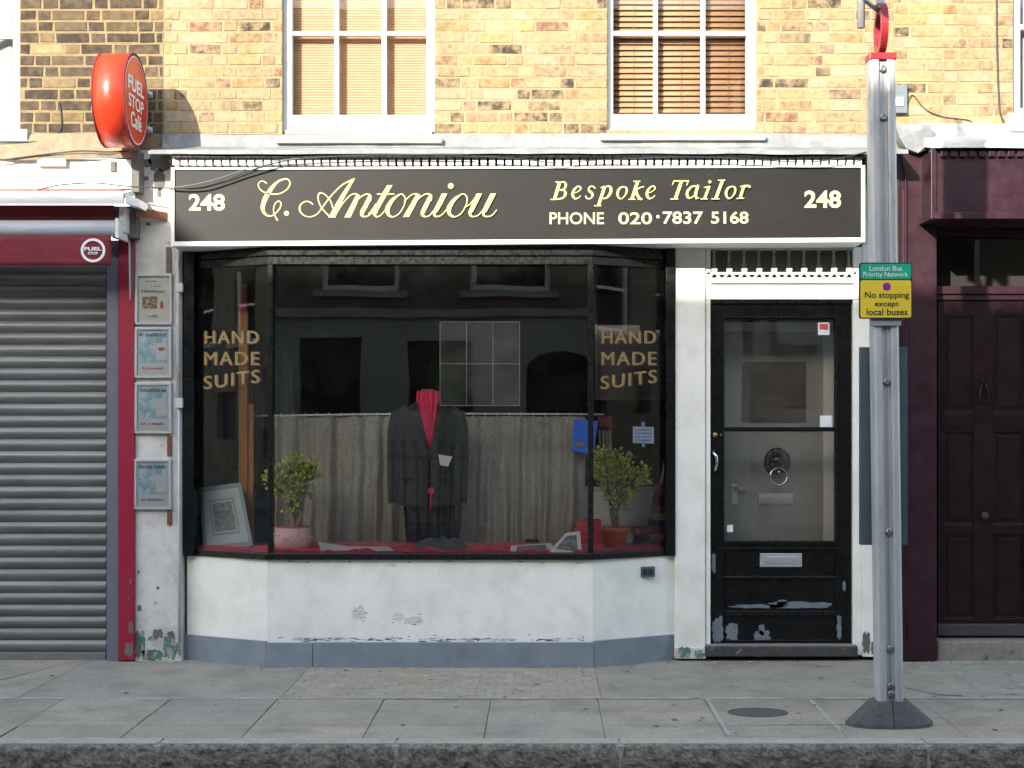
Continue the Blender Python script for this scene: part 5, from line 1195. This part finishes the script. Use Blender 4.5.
jade('jade_plant', 293.5, .0, M['pot_pink'], .128, .145, (272, 452, 323, 522), 'small jade plant in a painted pink pot at the left of the window', 3, True)
jade('jade_plant', 614.5, .05, M['terracotta'], .098, .145, (576, 444, 656, 516), 'bushy jade plant in a plain terracotta pot at the right of the window', 12)

# leaning picture
r = empty('framed_picture', ray(228, 552, .0), 'blue grey framed print leaning in the left corner of the window', 'picture')
def quadp(a, b, c_, d, Y0, Y1): # tl,tr,br,bl with top further back
    return [ray(*a, Y1), ray(*b, Y1), ray(*c_, Y0), ray(*d, Y0)]
def shrink(q, k):
    c_ = sum(q, Vector())/4; return [c_+(p-c_)*k for p in q]
Q = quadp((198.5, 488), (241, 482), (253.5, 546), (203.5, 551.5), .08, .2)
def slabq(q, t, off): n_ = (q[1]-q[0]).cross(q[3]-q[0]).normalized(); n_ = n_ if n_.y < 0 else -n_; mb = MB(); a = [p+n_*off for p in q]; b = [p+n_*(off-t) for p in q]; mb.raw(a+b, [(0, 1, 2, 3), (7, 6, 5, 4), (0, 4, 5, 1), (1, 5, 6, 2), (2, 6, 7, 3), (3, 7, 4, 0)]); return mb
slabq(Q, .015, 0).build('frame', M['framegrey'], r, bevel=.003); slabq(shrink(Q, .84), .004, .002).build('mount', M['framepale'], r); slabq(shrink(Q, .56), .004, .004).build('inner_line', M['framegrey'], r)
slabq(shrink(Q, .50), .004, .006).build('inner_mount', M['framepale'], r); slabq(shrink(Q, .44), .004, .008).build('print', M['print'], r)
# timber post
m = MB(); m.pbox(238.5, 312, 247.5, 545, .30, .34); m.pbox(248, 404, 253.5, 545, .315, .345); WP = m.build('timber_post', M['wood'], org=ray(245, 545, .3), bevel=.003, label='tall orange timber upright standing behind the picture frame', cat='timber')
m = MB(); m.pbox(239, 284, 247, 312, .31, .33); m.build('painted_end', M['boxred'], WP)
# hanging dark garments at left
def garment(px0, px1, py0, py1, Y, mat, label, ph):
    m = MB(); m.grid(lambda u, v: ray(px0+(px1-px0)*(.5+(u-.5)*(.55+.45*min(1, v*4))), py0+(py1-py0)*v, Y+.04*math.sin(u*11+ph)+.02*math.sin(u*23+v*3)), 40, 16)
    m.build('hanging_coat', M[mat], org=ray((px0+px1)/2, py1, Y), solid=.01, label=label, cat='coat')
garment(196, 238, 300, 470, .75, 'navy', 'dark navy coat hanging behind the left pane', 0)
garment(222, 262, 350, 500, .95, 'maroon', 'deep maroon coat hanging behind the timber upright', 2)
garment(262, 292, 345, 430, .80, 'suit', 'grey suit coat hanging behind the left mullion', 1)
# maroon board behind right pane
r = empty('framed_board', ray(628, 395, .5), 'dark maroon framed board hanging behind the right hand lettering', 'picture')
m = MB(); m.pbox(598, 298, 664, 396, .5, .52); m.build('board', M['maroon'], r)
m = MB(); m.pbox(596, 396, 666, 400, .49, .52); m.pbox(596, 295, 666, 298, .49, .52); m.pbox(595, 295, 598, 400, .49, .52); m.build('frame', M['ink'], r, bevel=.002)
# partition
m = MB(); m.pbox(586, 489, 672, 549, .56, .6); m.pbox(586, 487, 672, 490, .54, .62); m.build('low_partition', M['room_light'], org=ray(630, 549, .56), bevel=.003, label='low pale grey partition board behind the terracotta potted plant', cat='partition')
# blue file and ties hanging from rod
m = MB(); q = [ray(574.5, 419, .36), ray(598, 421, .36), ray(594, 456, .34), ray(571.5, 450.5, .34)]
s_ = slabq(q, .03, 0); BF = s_.build('blue_box_file', M['blue'], org=q[3], bevel=.003, label='bright blue box file hanging from the end of the curtain rod', cat='box file')
q2 = [ray(577, 441, .338), ray(584, 442, .338), ray(583, 447, .336), ray(576, 446, .336)]; slabq(q2, .002, .002).build('badge', M['goldleaf'], BF)
for k, (a, b) in enumerate(((599.5, 601.5), (602.5, 605.5), (606, 609), (609.5, 613))):
    m = MB(); m.grid(lambda u, v: ray(a+(b-a)*u-1.5*(1-v)+.0, 417+(44+k*3)*v, .38+.004*k), 2, 10); m.grid(lambda u, v: ray(a-.6+(b-a+1)*u-1.5*(1-v), 416+14*v, .374+.004*k), 2, 3, mi=1)
    m.build('necktie', [M['greytie'], M['maroontie']], org=ray(a, 417, .38), solid=.002, label='striped tie with maroon top, %s of the row beside the blue file' % ('leftmost', 'second', 'third', 'rightmost')[k], cat='tie', group='ties hanging beside the blue file')
# notice on the glass
s = paneplane(2); nn = Vector((0, .012, 0))
r = empty('paper_notice', s(643, 443)+nn, 'small white handwritten notice taped inside the right pane', 'notice')
m = MB(); q = [s(633, 426.5)+nn, s(654, 427)+nn, s(654, 443.5)+nn, s(633, 443)+nn]; m.face(q); m.build('paper', M['paper'], r, solid=.0008)
m = MB(); m.face([s(641.5, 422)+nn*.8, s(645, 422)+nn*.8, s(645, 428)+nn*.8, s(641.5, 428)+nn*.8]); m.face([s(642, 441)+nn*.8, s(645, 441)+nn*.8, s(645, 447)+nn*.8, s(642, 447)+nn*.8]); m.build('tape', M['framepale'], r)
m = MB()
for i in range(4): scrib(m, 635+i*.5, 428.8+i*3.5, 652-i*.3, 430.6+i*3.5, s, 50+i, sink=-.0085)
m.build('handwriting', M['blue'], r)
# clear grid hung behind the glass
r = empty('clear_display_panel', ray(480, 405, -.12), 'clear six pocket panel of faint squares behind the glass above the jacket', 'display panel')
m = MB(); Yg = -.12
for i in range(3):
    for j in range(2): m.pbox(440.5+i*26.5, 323+j*41.5, 466+i*26.5, 363.3+j*41.5, Yg, Yg+.003)
m.build('pocket', M['acrylic'], r)
m = MB()
for xx in (440, 466.5, 493, 519.6): m.pbox(xx-.35, 322, xx+.35, 405.5, Yg-.002, Yg+.004)
for yy in (322, 363.8, 405.5): m.pbox(440.4, yy-.35, 519.2, yy+.35, Yg-.0015, Yg+.0035)
m.build('pocket_edge', M['aludark'], r)
# magazines, photo strip
def flat(pts, Yn, Yf_, lift, mat, name, label, cat, n=1):
    q = [Vector((XX(px, y), y, ZS+lift+.0)) for px, y in pts]; mb = MB()
    for k in range(n): mb.raw([p+Vector((0, 0, k*.004)) for p in q]+[p+Vector((0, 0, k*.004+.003)) for p in q], [(0, 1, 2, 3), (7, 6, 5, 4), (0, 4, 5, 1), (1, 5, 6, 2), (2, 6, 7, 3), (3, 7, 4, 0)])
    return mb.build(name, mat, org=q[0], label=label, cat=cat)
def tilt(q, mat, name, label, cat, t=.004): mb = slabq(q, t, 0); return mb.build(name, mat, org=q[0], label=label, cat=cat)
tilt([ray(318, 542, -.05), ray(338, 544.5, -.06), ray(362, 549, -.15), ray(321, 551, -.18)], M['paper'], 'magazine', 'white magazine lying open next to the pink pot', 'magazine')
tilt([ray(338, 546, -.08), ray(388, 546.5, -.08), ray(394, 550, -.16), ray(354, 551.5, -.18)], M['paper'], 'paper_sheet', 'thin white paper sheet lying right of the magazine', 'paper')
r = empty('photo_card', ray(550, 556, -.15), 'folded white card frame with small photographs near the right mullion', 'card')
Q1 = [ray(511, 545.5, -.12), ray(551, 543, -.10), ray(556, 551.5, -.2), ray(509.5, 555, -.2)]
slabq(Q1, .004, 0).build('card', M['paper'], r); slabq(shrink(Q1, .70), .002, .002).build('photo', M['print'], r)
Q2 = [ray(566, 533, -.12), ray(580, 531, -.12), ray(582, 556, -.21), ray(549, 551.5, -.21)]
slabq(Q2, .004, 0).build('card', M['paper'], r); slabq(shrink(Q2, .68), .002, .002).build('photo', M['print'], r)
# red books / boxes
def book(px0, px1, py0, py1, Y, mat, label, dp=.14, sk=0):
    m = MB(); x0, x1, z0, z1 = XX(px0, Y), XX(px1, Y), ZZ(py1, Y), ZZ(py0, Y)
    m.hexa([(x0, Y, z0), (x1, Y+sk, z0), (x1, Y+dp+sk, z0), (x0, Y+dp, z0), (x0, Y, z1), (x1, Y+sk, z1), (x1, Y+dp+sk, z1), (x0, Y+dp, z1)])
    r_ = empty('book', (x0, Y, z0), label, 'book', 'cloth bound pattern books stacked in the window'); m.build('cover', mat, r_, bevel=.002)
    m = MB(); m.box(x0+.01, x1+.001, Y+.006, Y+dp-.01, z0+.005, z1-.005); m.build('pages', M['framepale'], r_)
bk = [(648, 669, 541, 548, 'boxred', 'red book at the bottom of the right stack'), (647, 669, 534, 540.5, 'ivorybox', 'mustard spined book second from bottom of the right stack'), (650, 669, 527, 533.5, 'boxred', 'dark red book third from bottom of the right stack'),
      (649, 669, 520.5, 526.5, 'ink', 'black book above the middle of the right stack'), (652, 669, 514, 520, 'ivorybox', 'thin mustard book high in the right stack'), (653, 669, 506, 513.5, 'boxred', 'red book below the top three of the right stack'), (654, 669, 498, 505.5, 'maroontie', 'dark maroon book third from top of the right stack'), (655, 669, 491, 497.5, 'boxred', 'red book second from top of the right stack'), (656, 669, 484.5, 490.5, 'cloth_red', 'bright red book topmost of the right stack')]
for a, b, c_, d, mt, lb in bk: book(a, b, c_, d, .36, M[mt], lb)
for i, (a, b, c_, d) in enumerate(((574, 602, 540, 548), (575, 601, 533.5, 539.5), (574, 602, 527, 533), (576, 601, 520.5, 526.5))): book(a, b, c_, d, .30, M['boxred'], '%s dark red book of the pile left of the terracotta pot' % ('lowest', 'second lowest', 'second highest', 'topmost')[i])
r = empty('biscuit_box', ray(641, 548, .28), 'small red box on a black box between the terracotta pot and books', 'box')
m = MB(); m.pbox(634, 536, 650, 547, .30, .40); m.build('lower_box', M['ink'], r, bevel=.002); m = MB(); m.pbox(632, 527, 650, 535.5, .28, .40); m.build('upper_box', M['boxred'], r, bevel=.002); m = MB(); m.pbox(636, 529, 645, 533, .277, .28); m.build('label_panel', M['food'], r)
m = MB(); m.lathe([(0, .0), (.045, 0), (.05, .008), (.03, .02), (0, .022)], on_bed(532, .2)+Vector((0, 0, .06)), 20); m.build('tape_measure', M['ink'], org=on_bed(532, .2), label='coiled black tape measure on the red cloth at the curtain foot', cat='tape measure')

# ------------------------------------------------------------------ the terrace across the street (seen in the glass, and what shades the pavement)
OY = -12.2; OH = 7.24
OB = empty('opposite_building', (0, OY, 0), 'two storey white stucco and brown brick terrace across the street', 'building')
vx = lambda px: (px-540)/72.3; vz = lambda py: 1.5+(420-py)/72.3
holes = []
gf = [(vx(296), vx(360), vz(480), vz(337), 0), (vx(407), vx(473), vz(412), vz(340), 1), (vx(526), vx(600), vz(455), vz(372), 2)]
for sh in (-38, -32, -26.5, -21, 15, 20.5, 26, 32, 38, -15.8, -10.6, -5.3, 0, 4.9, 9.8):
    for (a, b, c_, d, k) in gf: holes.append((a+sh, b+sh, max(0.01, c_), d, k))
up = []
for k in range(-20, 21): cx = vx(510)+k*2.08; up.append((cx-.55, cx+.55, 3.3, 5.0))
allh = [h[:4] for h in holes]+up
m = MB(); wall_holes(m, -8.35, 7.2, 0, 3.05, [h for h in allh if h[2] < 3], OY-.3, OY); m.build('ground_floor_wall', M['stucco'], OB)
m = MB(); wall_holes(m, -46, -8.35, 0, 3.05, [h for h in allh if h[2] < 3], OY-.3, OY); wall_holes(m, 7.2, 46, 0, 3.05, [h for h in allh if h[2] < 3], OY-.3, OY); m.build('ground_floor_wall', M['oppbrick'], OB)
m = MB(); wall_holes(m, -46, 46, 3.05, OH, up, OY-.3, OY-.02); m.box(-46, 46, OY-6, OY-.3, OH-.3, OH-.1); m.build('upper_wall', M['oppbrick'], OB)
m = MB(); m.box(-8.35, 7.2, OY-.2, OY+.08, 2.93, 3.05); m.build('string_course', M['stucco'], OB); m = MB(); m.box(-46, 46, OY-.35, OY+.1, OH-.0, OH+.12); m.build('parapet', M['stucco'], OB)
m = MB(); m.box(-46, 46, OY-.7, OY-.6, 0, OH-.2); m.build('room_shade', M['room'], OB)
m = MB(); m.box(-46, -8.35, OY-6, OY-.02, OH+.12, OH+.62); m.build('raised_parapet', M['oppbrick'], OB)
for h in up:
    m = MB(); m.box(h[0], h[0]+.07, OY-.16, OY-.1, h[2], h[3]); m.box(h[1]-.07, h[1], OY-.16, OY-.1, h[2], h[3]); m.box(h[0], h[1], OY-.17, OY-.09, h[2], h[2]+.08); m.box(h[0], h[1], OY-.17, OY-.09, (h[2]+h[3])/2-.03, (h[2]+h[3])/2+.03)
    f = m.build('window', M['white'], OB); m = MB(); m.box(h[0]-.12, h[1]+.12, OY-.1, OY+.1, h[2]-.09, h[2]); m.build('sill', M['stucco'], f)
for h in holes:
    m = MB(); m.box(h[0], h[1], OY-.2, OY-.17, h[2], h[3]); p_ = m.build('door' if h[4] == 1 else 'window', M['black'] if h[4] != 2 else M['maroon'], OB)
    if h[4] == 2:
        c_ = ((h[0]+h[1])/2, h[3]); rad = (h[1]-h[0])/2; m = MB(); pts = [(c_[0]+rad*math.cos(t), OY+.004, c_[1]+rad*.55*math.sin(t)) for t in [math.pi*k/16 for k in range(17)]]
        m.raw([(p[0], p[1], p[2]) for p in pts]+[(p[0], p[1]-.03, p[2]) for p in pts], [tuple(range(17)), tuple(range(33, 16, -1))]+[(i, i+1, 18+i, 17+i) for i in range(16)]); m.build('arched_fanlight', M['black'], OB)
RL = empty('street_railings', (vx(428), OY+1.0, 0), 'black spear topped railings before the white terrace across the street', 'railings')
m = MB(); x = vx(380)
while x < vx(475): m.box(x-.017, x+.017, OY+.985, OY+1.015, 0, 1.12); m.lathe([(.03, 1.12), (.045, 1.15), (0, 1.26)], (x, OY+1.0, 0), 6, smooth=False); x += .145
m.build('spear_bars', M['ink'], RL)
m = MB(); m.box(vx(378), vx(477), OY+.98, OY+1.02, .98, 1.03); m.box(vx(378), vx(477), OY+.985, OY+1.015, .12, .15); m.build('rails', M['ink'], RL)
# a bush by the opposite door, green in the reflection
TB = empty('street_bush', (vx(447), OY+.75, 0), 'small green bush beside the door across the street', 'bush')
m = MB(); m.tube([(vx(447), OY+.75, 0), (vx(446), OY+.75, 1.4), (vx(447), OY+.75, 1.9)], [.03, .025, .01], 8); m.build('trunk', M['bark'], TB)
m = MB(); rr = random.Random(9)
for k in range(900):
    p = Vector((vx(447)+rr.gauss(0, .13), OY+.75+rr.gauss(0, .16), rr.uniform(1.2, 2.35))); a, b = Vector((rr.gauss(0, 1), rr.gauss(0, 1), rr.gauss(0, 1))).normalized()*.035, Vector((rr.gauss(0, 1), rr.gauss(0, 1), rr.gauss(0, 1))).normalized()*.02
    v_ = rr.random(); m.face([p-a, p+b, p+a, p-b], (.08+.08*v_, .16+.14*v_, .03))
m.build('foliage', M['leaf'], TB)
